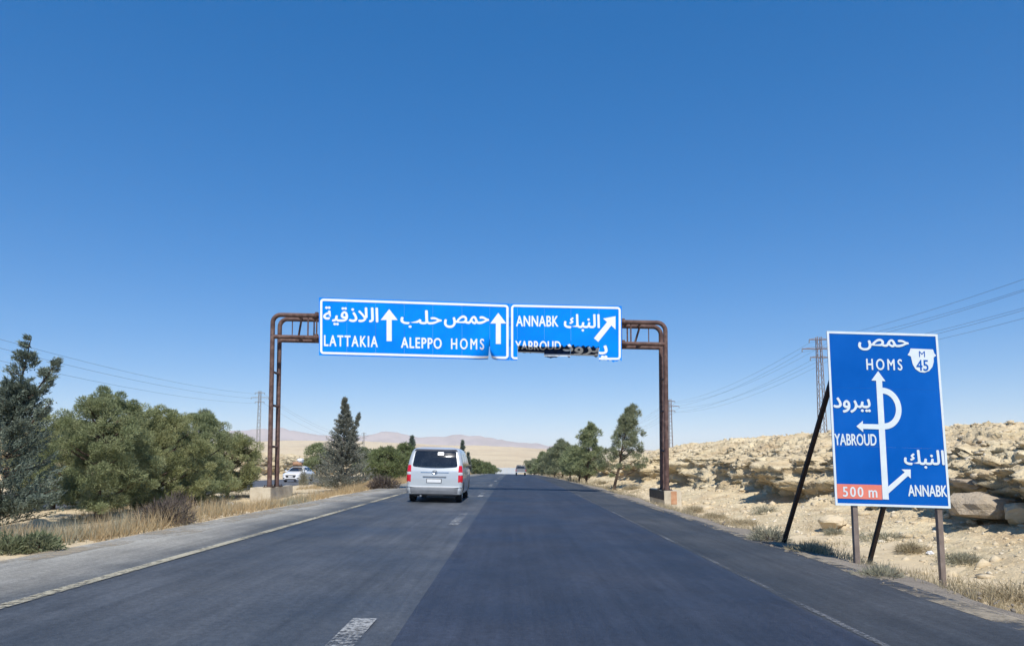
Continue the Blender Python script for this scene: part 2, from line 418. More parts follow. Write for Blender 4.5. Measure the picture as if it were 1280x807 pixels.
def grid_mesh(name, XX, YY, ZZ, smooth=True):
    n, m = XX.shape
    V = np.stack([XX, YY, ZZ], -1).reshape(-1, 3)
    i = np.arange(n * m).reshape(n, m)
    F = np.stack([i[:-1, :-1], i[:-1, 1:], i[1:, 1:], i[1:, :-1]], -1).reshape(-1, 4)
    return np_mesh(name, V, F, smooth)

# ------------------------------------------------------------------ ground to the horizon
xs = np.concatenate([-np.geomspace(9000, 62, 40), np.arange(-60, -32, 2.0), np.arange(-32, -16, 0.6), np.arange(-16, -6.2, 0.25), np.arange(-6.2, 4.6, 1.5), np.arange(4.6, 11, 0.14), np.arange(11, 40, 1.5), np.geomspace(42, 9000, 40)])
ys = np.concatenate([np.arange(-40, 3, 3.0), np.arange(3, 40, 0.3), np.arange(40, 90, 0.7), np.arange(90, 300, 4.0), np.geomspace(300, 9000, 110)])
XX, YY = np.meshgrid(xs, ys)
ZZ = gz(XX, YY)
ang = XX / np.maximum(YY, 50)
hillA = np.interp(ang, [-2, -0.34, -0.25, 0, 0.055, 0.3, 2], [76, 74, 71, 62, 53, 50, 50])
wob = 1 + 0.06 * fbm(XX / 500, YY / 500, 0, 4, 3)
ZZ = ZZ + hillA * sstep(450, 2400, YY + 120 * fbm(XX / 260, YY / 400, 0, 3, 31)) * wob + sstep(350, 700, YY) * fbm(XX / 90, YY / 120, 0, 4, 12) * 1.3 + sstep(700, 1400, YY) * fbm(XX / 260, YY / 170, 0, 5, 14) * 5.0
tag(link('ground', grid_mesh('ground', XX, YY, ZZ), M['sand']), kind='structure')

# mountains far behind the plain
mpx = [-400, -100, 100, 240, 300, 330, 348, 370, 404, 440, 462, 480, 500, 520, 531, 555, 579, 600, 629, 680, 760, 900, 1100, 1400, 1800]
mpy = [556, 548, 544, 538, 536, 534, 533, 538, 543, 546, 541, 537, 539, 545, 547, 544, 541, 543, 549, 555, 560, 563, 560, 562, 566]
mx = np.linspace(-7500, 9000, 420); my = np.linspace(5600, 8600, 46)
XX, YY = np.meshgrid(mx, my)
pxm = 640 + XX / 7000 * F_PX
ridge = (578 - np.interp(pxm, mpx, mpy) + 1.6 * fbm(pxm / 14, 0.4, 0, 4, 91)) * 7000 / F_PX
t = np.clip((YY - 5600) / 1400, 0, 1); t2 = np.clip((8600 - YY) / 1600, 0, 1)
shape = np.minimum(t, t2) ** 1.25
ridges = 1 - np.abs(fbm(XX / 420, YY / 700, 0, 5, 41)) * 0.75 * (1 - shape * 0.92)
ZZ = -15 + (ridge + 15) * shape * ridges
tag(link('mountains', grid_mesh('mountains', XX, YY, ZZ), M['mountain']), kind='structure')

# ------------------------------------------------------------------ roads
YR = np.concatenate([np.arange(-20, 160, 2.0), np.arange(160, 460, 8.0)])
def strip(name, x0, x1, m, lift, parent=None, ys=YR, nx=6, slope=-0.02, base=0.0, kind='structure', skirt=True, wav=0.0, seed=0):
    xs = np.linspace(x0, x1, nx)
    if skirt: xs = np.concatenate([[x0 - 0.02], xs, [x1 + 0.02]])
    XX, YY = np.meshgrid(xs, ys)
    ZZ = zr(YY) + slope * XX + base + lift
    if skirt: ZZ[:, 0] -= 0.12; ZZ[:, -1] -= 0.12
    if wav:
        e = wav * fbm(ys * 0.13, 0.3, 0, 4, seed)
        XX = XX.copy(); XX[:, -2:] += e[:, None]
    o = link(name, grid_mesh(name, XX, YY, ZZ, False), m, parent)
    if parent is None or kind == 'stuff': tag(o, kind=kind)
    return o
YF = np.concatenate([np.arange(-20, 60, 0.35), np.arange(60, 160, 2.0), np.arange(160, 460, 8.0)])
road = strip('road', -6.62, 4.85, M['asphalt'], 0.0, ys=YF, wav=0.10, seed=3)
strip('paved_shoulder', -6.61, -4.70, M['shoulder'], 0.006, road, nx=3, skirt=False)
strip('dark_overlay', -0.92, 2.93, M['asphalt_new'], 0.008, road, nx=4, skirt=False, ys=YF, wav=0.06, seed=8)
strip('outer_shoulder', 2.86, 4.75, M['asphalt_edge'], 0.005, road, nx=3, skirt=False, ys=YF, wav=0.10, seed=3)
def drift(x0, x1, seed, z=0.010, parent=None, wig=0.35):
    xs = np.linspace(0, 1, 5); XX, YY = np.meshgrid(xs, YF); a = x0 + wig * fbm(YY * 0.35, 1.5, 0, 4, seed); XX = a + XX * (x1 - a)
    link('sand_drift', grid_mesh('sand_drift', XX, YY, zr(YY) - 0.02 * XX + z, False), M['sand_drift'], parent)
drift(-6.05, -6.66, 51, 0.011, road)
drift(4.62, 4.88, 52, 0.011, road, 0.15)
strip('edge_line', -4.72, -4.57, M['paint_yellow'], 0.014, road, nx=2, skirt=False)
strip('edge_line', 2.94, 3.01, M['paint_thin'], 0.014, road, nx=2, skirt=False)
for k in range(14):
    y0 = 3.0 + 13.5 * k
    strip('lane_dash', -1.40, -1.19, M['paint'], 0.014, road, nx=2, skirt=False, ys=np.linspace(y0, y0 + 3.7, 3))
vx = np.concatenate([[4.78], np.linspace(4.83, 5.9, 9)])
XX, YY = np.meshgrid(vx, YF)
fr_ = (XX - 4.78) / 1.12
XX = XX + fr_ * 0.28 * fbm(YY * 0.6, 0.5, 0, 4, 21)
ZZ = gz(XX, YY) + 0.022 * (1 - fr_) + 0.006 + 0.012 * fbm(XX * 6, YY * 6, 0, 2, 23) * np.clip(fr_ * 4, 0, 1); ZZ[:, 0] -= 0.1; ZZ[:, -1] -= 0.05
tag(link('gravel_verge', grid_mesh('gravel_verge', XX, YY, ZZ), M['gravel']), kind='structure')
opp = strip('opposite_road', -27.3, -16.8, M['asphalt_far'], 0.0, slope=0.0, base=-0.27)
strip('edge_line', -17.4, -17.25, M['paint'], 0.008, opp, nx=2, skirt=False, slope=0, base=-0.27)
strip('edge_line', -26.6, -26.45, M['paint'], 0.008, opp, nx=2, skirt=False, slope=0, base=-0.27)

# ------------------------------------------------------------------ rock banks beside the roads
def bank(name, side, ys, profile, hfun, foot, seed, big=1.0, m='rock'):
    """profile: list of (offset from foot, share of height, z offset) at parameter t"""
    pt = np.array(profile, float)
    seg = np.concatenate([[0], np.cumsum(np.hypot(np.diff(pt[:, 0]), np.diff(pt[:, 1]) * 2.6))])
    n = int(150 * big)
    # dense over the visible face, sparse on top
    tt = np.concatenate([np.linspace(0, seg[-3], n), np.linspace(seg[-3], seg[-1], 12)[1:]])
    off = np.interp(tt, seg, pt[:, 0]); sh = np.interp(tt, seg, pt[:, 1]); zo = np.interp(tt, seg, pt[:, 2])
    face = np.interp(tt, seg, pt[:, 3]); rub = np.interp(tt, seg, pt[:, 4])
    Yg, O = np.meshgrid(ys, off, indexing='ij')
    S = np.broadcast_to(sh, Yg.shape); Zo = np.broadcast_to(zo, Yg.shape); Fa = np.broadcast_to(face, Yg.shape); Ru = np.broadcast_to(rub, Yg.shape)
    H = hfun(Yg)
    Z0 = zr(Yg) + Zo + S * H
    X0 = foot + O
    big_w = fbm(Yg * 0.16, 0.7, S * 1.5, 3, seed)                       # bays and bluffs along the face
    act = np.clip(S * 6, 0, 1) * np.clip(4 - O / 4, 0, 1)
    saw = (Yg * 0.085 + 0.5 * fbm(Yg * 0.11, 2.2, 0, 2, seed + 61)) % 1.0
    X = X0 + (big_w * 1.0 + (np.minimum(saw / 0.8, (1 - saw) / 0.2) - 0.5) * 0.9) * act * (0.35 + Fa)
    lay = (Z0 + 0.10 * fbm(X0 * 0.6, Yg * 0.25, 0, 3, seed + 3)) / 0.19
    l1 = vnoise(np.floor(lay), Yg * 0.22, 3.3, seed + 5)
    fr = lay - np.floor(lay)
    X = X + (l1 * 0.26 - 0.22 * np.exp(-((fr - 0.5) / 0.33) ** 6) + 0.15) * Fa * act
    d1, d2, idn = worley(X0 * 1.0, Yg * 0.75, Z0 * 1.5, seed + 11)
    X = X + (idn - 0.5) * 0.5 * Fa * act - np.clip(0.16 - (d2 - d1), 0, 0.16) * -1.6 * Fa * act
    # slumped hollows that hold shadow
    hol = np.clip(fbm(Yg * 0.30, Z0 * 0.7, 1.7, 3, seed + 23) - 0.16, 0, 1)
    X = X + hol * 2.2 * Fa * act
    # angular broken blocks at three sizes
    Z = Z0 + fbm(X0 * 0.9, Yg * 0.9, 0, 4, seed + 41) * 0.14 * act
    for (fq, am, sd_) in ((1.3, 0.17, 31), (4.4, 0.095, 37), (9.5, 0.10, 43)):
        wx = X0 + 0.15 * fbm(Yg * 2, Z0 * 2, 0, 2, seed + sd_)
        e1, e2, ide, til = worley(wx * fq, Yg * fq * 0.8, Z0 * fq * 1.2, seed + sd_, True)
        dsp = ((ide - 0.55) * 0.7 + til * 1.1 - 0.25 * np.clip(0.22 - (e2 - e1), 0, 1)) * am * np.where(ide > 0.3, 1.0, 0.35)
        Z = Z + dsp * Ru * 0.9; X = X - dsp * (0.5 * Ru + 1.5 * Fa) * act
    X = X + fbm(X0 * 3, Yg * 3, Z0 * 3, 3, seed + 51) * 0.05 * act
    me = grid_mesh(name, side * X, Yg, Z, False)
    return tag(link(name, me, M[m]), kind='structure')

ysb = np.concatenate([np.arange(6, 30, 0.055), np.arange(30, 60, 0.09), np.arange(60, 110, 0.2), np.arange(110, 230, 0.8)])
hR = lambda Y: np.interp(Y, [0, 12, 20, 30, 43, 60, 80, 107, 135, 165, 215], [2.7, 2.75, 2.85, 3.05, 3.25, 3.35, 3.1, 2.7, 2.2, 1.6, 0.3])
#        offset  share  z     cliff rubble
profR = [(-3.2, 0.00, -0.66, 0.0, 0.1), (-2.0, 0.02, -0.52, 0.0, 0.15), (-0.6, 0.09, -0.42, 0.1, 0.3), (0.0, 0.14, -0.40, 0.8, 0.6),
         (-0.02, 0.32, -0.40, 1.0, 0.4), (0.02, 0.52, -0.40, 1.0, 0.5), (0.55, 0.62, -0.40, 0.6, 0.9), (1.9, 0.80, -0.40, 0.3, 1.0), (3.3, 0.965, -0.40, 0.1, 1.0),
         (5.0, 1.0, -0.40, 0.0, 1.0), (9.0, 1.03, -0.40, 0.0, 0.8), (45, 1.0, -0.4, 0.0, 0.2), (70, 0.0, -1.0, 0, 0)]
bank('rock_bank', 1, ysb, profR, hR, 10.9, 100)
ysl = np.concatenate([np.arange(20, 60, 0.5), np.arange(60, 170, 0.35), np.arange(170, 420, 2.0)])
hL = lambda Y: np.interp(Y, [0, 40, 60, 100, 160, 250, 330, 420], [5.2, 5.0, 4.4, 3.7, 3.6, 3.5, 2.0, 0.2])
profL = [(-2.5, 0.0, -0.45, 0, 0.3), (-1.0, 0.03, -0.3, 0.1, 0.6), (0, 0.1, -0.3, 0.8, 0.7), (0.5, 0.35, -0.3, 1, 0.6), (1.2, 0.6, -0.3, 0.8, 0.8), (2.6, 0.85, -0.3, 0.3, 1.0), (4.2, 0.98, -0.3, 0.1, 1.0), (6, 1.0, -0.3, 0, 1), (40, 1.05, -0.3, 0, 0.3), (70, 0.0, -0.8, 0, 0)]
bank('far_rock_bank', -1, ysl, profL, hL, 32.0, 300, 0.6)

def vrock(name, loc, size, seed, m='stone', rot=0.0, label=None, group=None, sub=3):
    bm = bmesh.new(); bmesh.ops.create_icosphere(bm, subdivisions=sub, radius=1.0)
    V = np.array([v.co for v in bm.verts])
    r = np.random.default_rng(seed)
    for k in range(11):                                   # chop flat facets
        n = r.normal(size=3); n /= np.linalg.norm(n); d = r.uniform(0.52, 0.85)
        s = V @ n; over = np.clip(s - d, 0, None); V = V - over[:, None] * n
    V = V * (1 + 0.13 * fbm(V[:, 0] * 2.5 + seed, V[:, 1] * 2.5, V[:, 2] * 2.5, 3, seed)[:, None]) * np.array(size)
    for v, c in zip(bm.verts, V): v.co = c
    me = bpy.data.meshes.new(name); bm.to_mesh(me); bm.free()
    o = link(name, me, M[m]); o.location = loc; o.rotation_euler = (0, 0, rot)
    if label: tag(o, label, 'rock', group)
    return o
def boulder(px, py, Y, size, seed, label, m='greyrock', rot=0.0):
    p = P(px, py, Y); return vrock('boulder', p, size, seed, m, rot, label, 'boulders along the rock bank')
boulder(1236, 634, 17.6, (1.05, 0.9, 0.46), 3, 'large flat grey boulder at the foot of the bank, right of the road sign')
boulder(1214, 603, 18.4, (0.55, 0.5, 0.20), 4, 'flat slab of rock lying on the largest grey boulder', rot=0.4)
boulder(1277, 648, 16.6, (0.5, 0.5, 0.34), 5, 'rounded rock at the right edge, at the foot of the bank', 'stone')
boulder(1270, 588, 18.6, (0.5, 0.6, 0.36), 6, 'jutting rock at the right edge halfway up the bank', 'rock')
boulder(1038, 655, 21.0, (0.42, 0.4, 0.26), 8, 'pale block at the bank foot behind the left leg of the road sign', 'stone')
boulder(993, 578, 31, (0.85, 0.4, 0.18), 9, 'tilted pale slab high on the rubble slope left of the road sign', 'stone', 0.3)

# loose rubble: too many to count
def scatter_stones(name, pts, sizes, m, seed):
    r = np.random.default_rng(seed)
    ico = np.array([(0, 0, 1), (0.89, 0, 0.45), (0.28, 0.85, 0.45), (-0.72, 0.53, 0.45), (-0.72, -0.53, 0.45), (0.28, -0.85, 0.45), (0.72, 0.53, -0.45), (-0.28, 0.85, -0.45), (-0.89, 0, -0.45), (-0.28, -0.85, -0.45), (0.72, -0.53, -0.45), (0, 0, -1)])
    fi = np.array([(0, 1, 2), (0, 2, 3), (0, 3, 4), (0, 4, 5), (0, 5, 1), (1, 6, 2), (2, 7, 3), (3, 8, 4), (4, 9, 5), (5, 10, 1), (6, 7, 2), (7, 8, 3), (8, 9, 4), (9, 10, 5), (10, 6, 1), (11, 7, 6), (11, 8, 7), (11, 9, 8), (11, 10, 9), (11, 6, 10)])
    n = len(pts)
    V = ico[None] * (1 + r.uniform(-0.3, 0.3, (n, 12, 1))) * (sizes[:, None, None] * r.uniform(0.45, 1.35, (n, 1, 3)) * np.array([1, 1, 0.6]))
    a = r.uniform(0, 6.28, n); ca, sa = np.cos(a)[:, None], np.sin(a)[:, None]
    V = np.stack([V[..., 0] * ca - V[..., 1] * sa, V[..., 0] * sa + V[..., 1] * ca, V[..., 2]], -1) + pts[:, None, :]
    F = fi[None] + (np.arange(n) * 12)[:, None, None]
    o = link(name, np_mesh(name, V.reshape(-1, 3), F.reshape(-1, 3)), M[m])
    return tag(o, kind='stuff')
# stones lying on the bank surface (vertices of the bank mesh) and in the ditch
bo = bpy.data.objects['rock_bank'].data
BV = np.empty(len(bo.vertices) * 3, dtype=np.float32); bo.vertices.foreach_get('co', BV); BV = BV.reshape(-1, 3)
sel = BV[(BV[:, 1] > 10) & (BV[:, 1] < 75) & (BV[:, 0] < 17)]
pick = sel[rng.choice(len(sel), 15000, replace=False)]
sz = np.clip(rng.pareto(2.4, len(pick)) * 0.026 + 0.016, 0, 0.20)
o = scatter_stones('bank_rubble', pick, sz, 'stone', 2); tag(o, 'pale loose stones strewn over the rock bank', 'stones')
pick = sel[rng.choice(len(sel), 3500, replace=False)]
o = scatter_stones('white_rubble', pick, np.clip(rng.pareto(2.6, len(pick)) * 0.024 + 0.016, 0, 0.09), 'pale_stone', 12); tag(o, 'whitish stone chips strewn over the rock bank', 'stones')
n = 2600
px_ = rng.uniform(5.5, 9.5, n); py_ = 6 + rng.uniform(0, 1, n) ** 1.5 * 70
pts = np.stack([px_, py_, gz(px_, py_)], -1)
o = scatter_stones('ditch_stones', pts, np.clip(rng.pareto(2.5, n) * 0.028 + 0.014, 0, 0.13), 'stone', 5); tag(o, 'small pale stones scattered in the roadside ditch', 'stones')
n = 900
px_ = rng.uniform(4.55, 5.9, n); py_ = 5 + rng.uniform(0, 1, n) ** 1.5 * 45
pts = np.stack([px_, py_, np.maximum(gz(px_, py_), -0.0 - 0.10 * px_ + 0.383)], -1)
o = scatter_stones('verge_gravel', pts, np.clip(rng.pareto(3, n) * 0.015 + 0.010, 0, 0.05), 'gravel', 6); tag(o, 'coarse gravel along the asphalt edge', 'gravel')
n = 700
px_ = rng.uniform(-15.5, -6.8, n); py_ = 12 + rng.uniform(0, 1, n) * 60
pts = np.stack([px_, py_, gz(px_, py_)], -1)
o = scatter_stones('median_stones', pts, np.clip(rng.pareto(2.5, n) * 0.035 + 0.02, 0, 0.16), 'stone', 7); tag(o, 'pale stones scattered over the dry median', 'stones')

# ------------------------------------------------------------------ sign gantry over the road
YG, YB = 34.0, 35.05
def arc_corner(a, b, c, r, n=8):
    """points of a rounded corner at b on the way a-b-c"""
    a, b, c = Vector(a), Vector(b), Vector(c)
    u = (a - b).normalized(); w = (c - b).normalized()
    cc = b + (u + w) * r; out = []
    for k in range(n + 1):
        t = k / n * math.pi / 2
        out.append(cc - w * r * math.cos(t) - u * r * math.sin(t))
    return out
gan = empty('sign_gantry', P(585, 610, YG))
tag(gan, 'rusty brown tubular steel gantry spanning the carriageway on two concrete plinths', 'gantry')
g0 = gan.location.copy()
LB, RB = P(336.7, 608.2, YG), P(833.6, 612.2, YG)
LT, RT = P(341.2, 393.2, YG), P(831.6, 403.4, YG)
LL, RL = P(340.6, 420.6, YG), P(832.0, 430.2, YG)
def loc(p, dy=0.0): return Vector(p) + Vector((0, dy, 0)) - g0
DY = YB - YG
for dy in (0.0, DY):
    m = MB()
    pts = [loc(LB, dy)] + arc_corner(loc(LB, dy), loc(LT, dy), loc(RT, dy), 0.38) + arc_corner(loc(LT, dy), loc(RT, dy), loc(RB, dy), 0.38) + [loc(RB, dy)]
    m.tube(pts, 0.105, 16); m.build('portal_pipe', M['rust'], gan)
    m = MB(); m.tube([loc(LL, dy), loc(RL, dy)], 0.098, 16); m.build('lower_chord', M['rust'], gan)
def chord(t, top, dy):
    a, b = (LT, RT) if top else (LL, RL)
    return loc(Vector(a).lerp(b, t), dy)
ts = [0.033, 0.090, 0.112] + [0.17 + 0.0825 * k for k in range(9)] + [0.888, 0.912, 0.968]
for dy in (0.0, DY):
    for i, t_ in enumerate(ts):
        if t_ in (0.033, 0.968) and dy == 0.0: continue
        m = MB(); m.tube([chord(t_, True, dy), chord(t_, False, dy)], 0.036 if 0.05 < t_ < 0.95 else 0.025, 8); m.build('web_strut', M['rust'], gan)
for t_ in (0.06, 0.095, 0.905, 0.94):
    for top in (True, False):
        m = MB(); m.tube([chord(t_, top, 0), chord(t_, top, DY)], 0.05, 8); m.build('cross_tie', M['rust'], gan)
for (ta, tb) in ((0.066, 0.048), (0.945, 0.928)):
    m = MB(); m.tube([chord(ta, True, 0.5 if ta < 0.5 else DY), chord(tb, False, DY)], 0.05, 8); m.build('diagonal_brace', M['rust'], gan)
for t_ in (0.112, 0.893):
    for top in (True, False):
        c = chord(t_, top, 0); m = MB()
        m.lathe([(-0.06, 0.1), (-0.06, 0.17), (-0.01, 0.17), (-0.01, 0.12), (0.01, 0.12), (0.01, 0.17), (0.06, 0.17), (0.06, 0.1)], 16, 'X', c); m.build('pipe_flange', M['rust'], gan)
for (B, T) in ((LB, LT), (RB, RT)):
    for f in (0.23, 0.47, 0.665):
        q = Vector(B).lerp(T, f); m = MB(); m.tube([loc(q, 0), loc(q, DY)], 0.055, 10); m.build('leg_rung', M['rust'], gan)
for (B, s) in ((LB, 1), (RB, -1)):
    for dy in (0.0, DY):
        c = loc(B, dy); m = MB()
        m.box(c.x - 0.22, c.x + 0.22, c.y - 0.22, c.y + 0.22, c.z - 0.012, c.z + 0.012)
        for sx in (-1, 1):
            for sy in (-1, 1): m.box(c.x + sx * 0.16 - 0.02, c.x + sx * 0.16 + 0.02, c.y + sy * 0.16 - 0.02, c.y + sy * 0.16 + 0.02, c.z + 0.012, c.z + 0.09)
        m.build('base_plate', M['rust_dark'], gan)
# concrete plinths
def plinth(name, x0, x1, y0, y1, ztop, zbot, label, faces):
    e = empty(name, ((x0 + x1) / 2, (y0 + y1) / 2, zbot)); tag(e, label, 'plinth', 'concrete plinths of the gantry')
    o = e.location
    bm = bmesh.new()
    bmesh.ops.create_cube(bm, size=1.0)
    for v in bm.verts: v.co = (v.co.x * (x1 - x0), v.co.y * (y1 - y0), v.co.z * (ztop - zbot) + (ztop - zbot) / 2)
    bmesh.ops.bevel(bm, geom=bm.edges[:], offset=0.02, segments=2, affect='EDGES')
    bmesh.ops.subdivide_edges(bm, edges=[q for q in bm.edges if q.calc_length() > 0.3], cuts=6, use_grid_fill=True)
    V = np.array([v.co for v in bm.verts]); dn = fbm(V[:, 0] * 4, V[:, 1] * 4, V[:, 2] * 4, 3, 77) * 0.008
    for v, d in zip(bm.verts, dn): v.co += v.normal * d
    me = bpy.data.meshes.new('block'); bm.to_mesh(me); bm.free()
    link('block', me, M['concrete'], e)
    for (nm, mt, bx) in faces:
        m = MB(); m.box(*[bx[i] - (o.x, o.x, o.y, o.y, o.z, o.z)[i] for i in range(6)]); m.build(nm, M[mt], e)
    return e
plx1 = P(338.3, 608, 33.6).x
zL = LB.z - 0.015
plinth('gantry_plinth', plx1 - 0.93, plx1, 33.6, 37.0, zL, zL - 0.75, 'pale concrete plinth under the left legs of the gantry, standing in the median', [])
prx0 = P(830.2, 612, 33.6).x
zR_ = RB.z - 0.015
plinth('gantry_plinth', prx0, prx0 + 0.78, 33.6, 37.2, zR_, zR_ - 0.95, 'stained concrete plinth under the right legs of the gantry, beside the road',
       [('dark_side', 'dark_face', (prx0 - 0.014, prx0 - 0.004, 33.62, 37.18, zR_ - 0.42, zR_ - 0.02)), ('rust_stain', 'stain', (prx0 + 0.30, prx0 + 0.56, 33.586, 33.597, zR_ - 0.60, zR_ - 0.02))])  # first sheet is near-black, on the upper road-facing side

# ------------------------------------------------------------------ lettering
def glyph_mesh(body, offset, space=1.0):
    c = bpy.data.curves.new('t', 'FONT'); c.body = body; c.offset = offset; c.resolution_u = 4; c.space_character = space
    o = bpy.data.objects.new('t', c); col.objects.link(o)
    dg = bpy.context.evaluated_depsgraph_get(); dg.update()
    me = bpy.data.meshes.new_from_object(o.evaluated_get(dg))
    V = [(v.co.x, v.co.y) for v in me.vertices]; F = [tuple(p.vertices) for p in me.polygons]
    bpy.data.objects.remove(o); bpy.data.curves.remove(c); bpy.data.meshes.remove(me)
    return V, F
_adv = {}
def text_shapes(body, offset=0.02, per_glyph=False, space=1.0):
    if not per_glyph:
        V, F = glyph_mesh(body, 0.0, space); k = offset
        return [([(a + dx * k, b + dy * k) for a, b in V], F) for dx, dy in ((-1.3, 0), (1.3, 0), (0, 0.8), (0, -0.8))]
    out = []; bold = offset; offset = 0.0
    iV, _ = glyph_mesh('I', 0); i0 = max(v[0] for v in iV)
    x = 0.0
    for ch in body:
        V, F = glyph_mesh(ch, offset)
        for dx, dy in ((-bold, 0), (bold, 0), (0, bold * 0.8), (0, -bold * 0.8)): out.append(([(a + x + dx, b + dy) for a, b in V], F))   # heavier stroke
        aV, _ = glyph_mesh(ch + 'I', 0); x += max(v[0] for v in aV) - i0
    return out
AR = {'homs': '\uFEBA\uFEE4\uFEA3', 'aleppo': '\uFE90\uFEE0\uFEA3', 'lattakia': '\uFE94\uFEF4\uFED7\uFEAB\uFEFC\uFEDF\uFE8D', 'annabk': '\uFEDA\uFE92\uFEE8\uFEDF\uFE8D', 'yabroud': '\uFEA9\uFEED\uFEAE\uFE92\uFEF3'}

class Sign:
    def __init__(s, root, Y, top, bot, panels, folds, normal_off=0.0):
        s.root = root; s.Y = Y; s.top = top; s.bot = bot; s.panels = panels; s.folds = folds; s.o = Vector(root.location)
        s.horizontal = False; s.ragged = False; s.soot = {}
    def fold(s, px, py, k, off):
        """photo pixel on the flat sign -> world point after the dents of panel k; off = distance in front"""
        p = P(px, py, s.Y); x, z = p.x, p.z; dep = -off; nx, nz = 0.0, 0.0
        pos = Vector((x, s.Y, z)); nrm = Vector((0, -1, 0))
        for (a, b, prof_) in s.folds.get(k, []):
            # prof_: (metres beyond the fold line a-b, bend angle in degrees); below the line when a is left of b
            pa, pb = P(*a, s.Y), P(*b, s.Y)
            ax = Vector((pb.x - pa.x, 0, pb.z - pa.z)).normalized()
            side = Vector((ax.z, 0, -ax.x)); sd = Vector((x - pa.x, 0, z - pa.z)).dot(side)
            if sd <= 0: continue
            q = (np.arange(24) + 0.5) / 24 * sd
            th = np.radians(np.interp(q, [c[0] for c in prof_], [c[1] for c in prof_]))
            pos = pos + side * (float(np.cos(th).mean()) * sd - sd) + Vector((0, float(np.sin(th).mean()) * sd, 0))
            te = R(float(np.interp(sd, [c[0] for c in prof_], [c[1] for c in prof_])))
            nrm = Vector((0, -math.cos(te), 0)) + side * math.sin(te)
        return pos + nrm * off - s.o
    def panel_at(s, px, py):
        for k, (a, b) in enumerate(s.panels):
            v = py if s.horizontal else px
            if a <= v < b: return k
        return 0 if (py if s.horizontal else px) < s.panels[0][0] else len(s.panels) - 1
    def build_panels(s, front, back, name='panel', nx0=12, ny0=34, jitter=0.0):
        r = random.Random(3)
        for k, (a, b) in enumerate(s.panels):
            nx, ny = (26, 78) if k in s.folds else (nx0, ny0)
            j = r.uniform(-jitter, jitter); gap = 0.03 if s.horizontal else 0.12
            V = []; F = []; FM = []
            for lay in (0, 1):
                for iy in range(ny + 1):
                    for ix in range(nx + 1):
                        u = ix / nx; v = iy / ny
                        if s.horizontal:
                            py = (a + gap) + (b - a - 2 * gap) * v
                            xl, xr = s.left(py), s.right(py); px = xl + (xr - xl) * u; py2 = py + s.tilt * (px - s.left(s.panels[0][0])) 
                            V.append(s.fold(px, py2, k, j - lay * 0.006))
                        else:
                            px = (a + gap) + (b - a - 2 * gap) * u
                            rag = 2.6 * float(vnoise(px * 0.35, 3.1, 0, 9)) + 1.2 * float(vnoise(px * 1.1, 7.7, 0, 11)) - 1.0 if (k in s.folds and s.ragged) else 0.0
                            py = s.top(px) + (s.bot(px) - s.top(px) + rag) * v
                            V.append(s.fold(px, py, k, j - lay * 0.006))
            n1 = (nx + 1) * (ny + 1); q = lambda i, l: i + l * n1
            for iy in range(ny):
                for ix in range(nx):
                    i = iy * (nx + 1) + ix
                    F.append((i, i + nx + 1, i + nx + 2, i + 1)); FM.append(2 if (k in s.soot and iy / ny > s.soot[k] + 0.02 * math.sin(ix * 1.3 + k)) else 0)  # faces below the fold get the painted shade
                    F.append((n1 + i, n1 + i + 1, n1 + i + nx + 2, n1 + i + nx + 1)); FM.append(1)
            rim = [ix for ix in range(nx + 1)] + [iy * (nx + 1) + nx for iy in range(1, ny + 1)] + [ny * (nx + 1) + ix for ix in range(nx - 1, -1, -1)] + [iy * (nx + 1) for iy in range(ny - 1, 0, -1)]
            for i in range(len(rim)):
                c, d = rim[i], rim[(i + 1) % len(rim)]; F.append((c, d, d + n1, c + n1)); FM.append(1)
            me = py_mesh(name, V, F, 30)
            me.materials.append(M[front]); me.materials.append(M[back]); me.materials.append(M['sign_shade_blue'])
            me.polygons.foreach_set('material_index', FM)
            link(name, me, None, s.root)
    def print(s, name, shapes, m, off=0.006, cuts=None):
        """shapes: list of (V in photo pixels, F)"""
        OV = []; OF = []
        for si, (V, F) in enumerate(shapes):
            if cuts: off = max(off, 0.013)
            bm = bmesh.new(); vs = [bm.verts.new((x, 0, y)) for x, y in V]
            for f in F:
                try: bm.faces.new([vs[i] for i in f])
                except ValueError: pass
            for f in bm.faces: f.normal_update()
            bmesh.ops.triangulate(bm, faces=bm.faces[:])
            xs_ = [v[0] for v in V]; ys_ = [v[1] for v in V]
            def cut(co, no):
                bmesh.ops.bisect_plane(bm, geom=bm.verts[:] + bm.edges[:] + bm.faces[:], plane_co=co, plane_no=no, dist=1e-5)
            for (a, b) in s.panels[1:]:
                if s.horizontal:
                    continue
                elif min(xs_) < a < max(xs_): cut((a, 0, 0), (1, 0, 0))
            if cuts:
                for y in cuts:
                    if min(ys_) < y < max(ys_): cut((0, 0, y), (0, 0, 1))
            for f in bm.faces:
                c = f.calc_center_median(); k = s.panel_at(c.x, c.z)
                b0 = len(OV)
                for v in f.verts: OV.append(s.fold(v.co.x, v.co.z, k, off + si * 0.00025))
                OF.append(tuple(range(b0, len(OV))))
            bm.free()
        me = py_mesh(name, OV, OF)
        bm = bmesh.new(); bm.from_mesh(me); bmesh.ops.remove_doubles(bm, verts=bm.verts[:], dist=1e-5)
        for f in bm.faces: f.normal_update()
        fl = [f for f in bm.faces if f.normal.y > 0.2]
        if fl: bmesh.ops.reverse_faces(bm, faces=fl)
        bm.to_mesh(me); bm.free()
        return link(name, me, M[m], s.root)
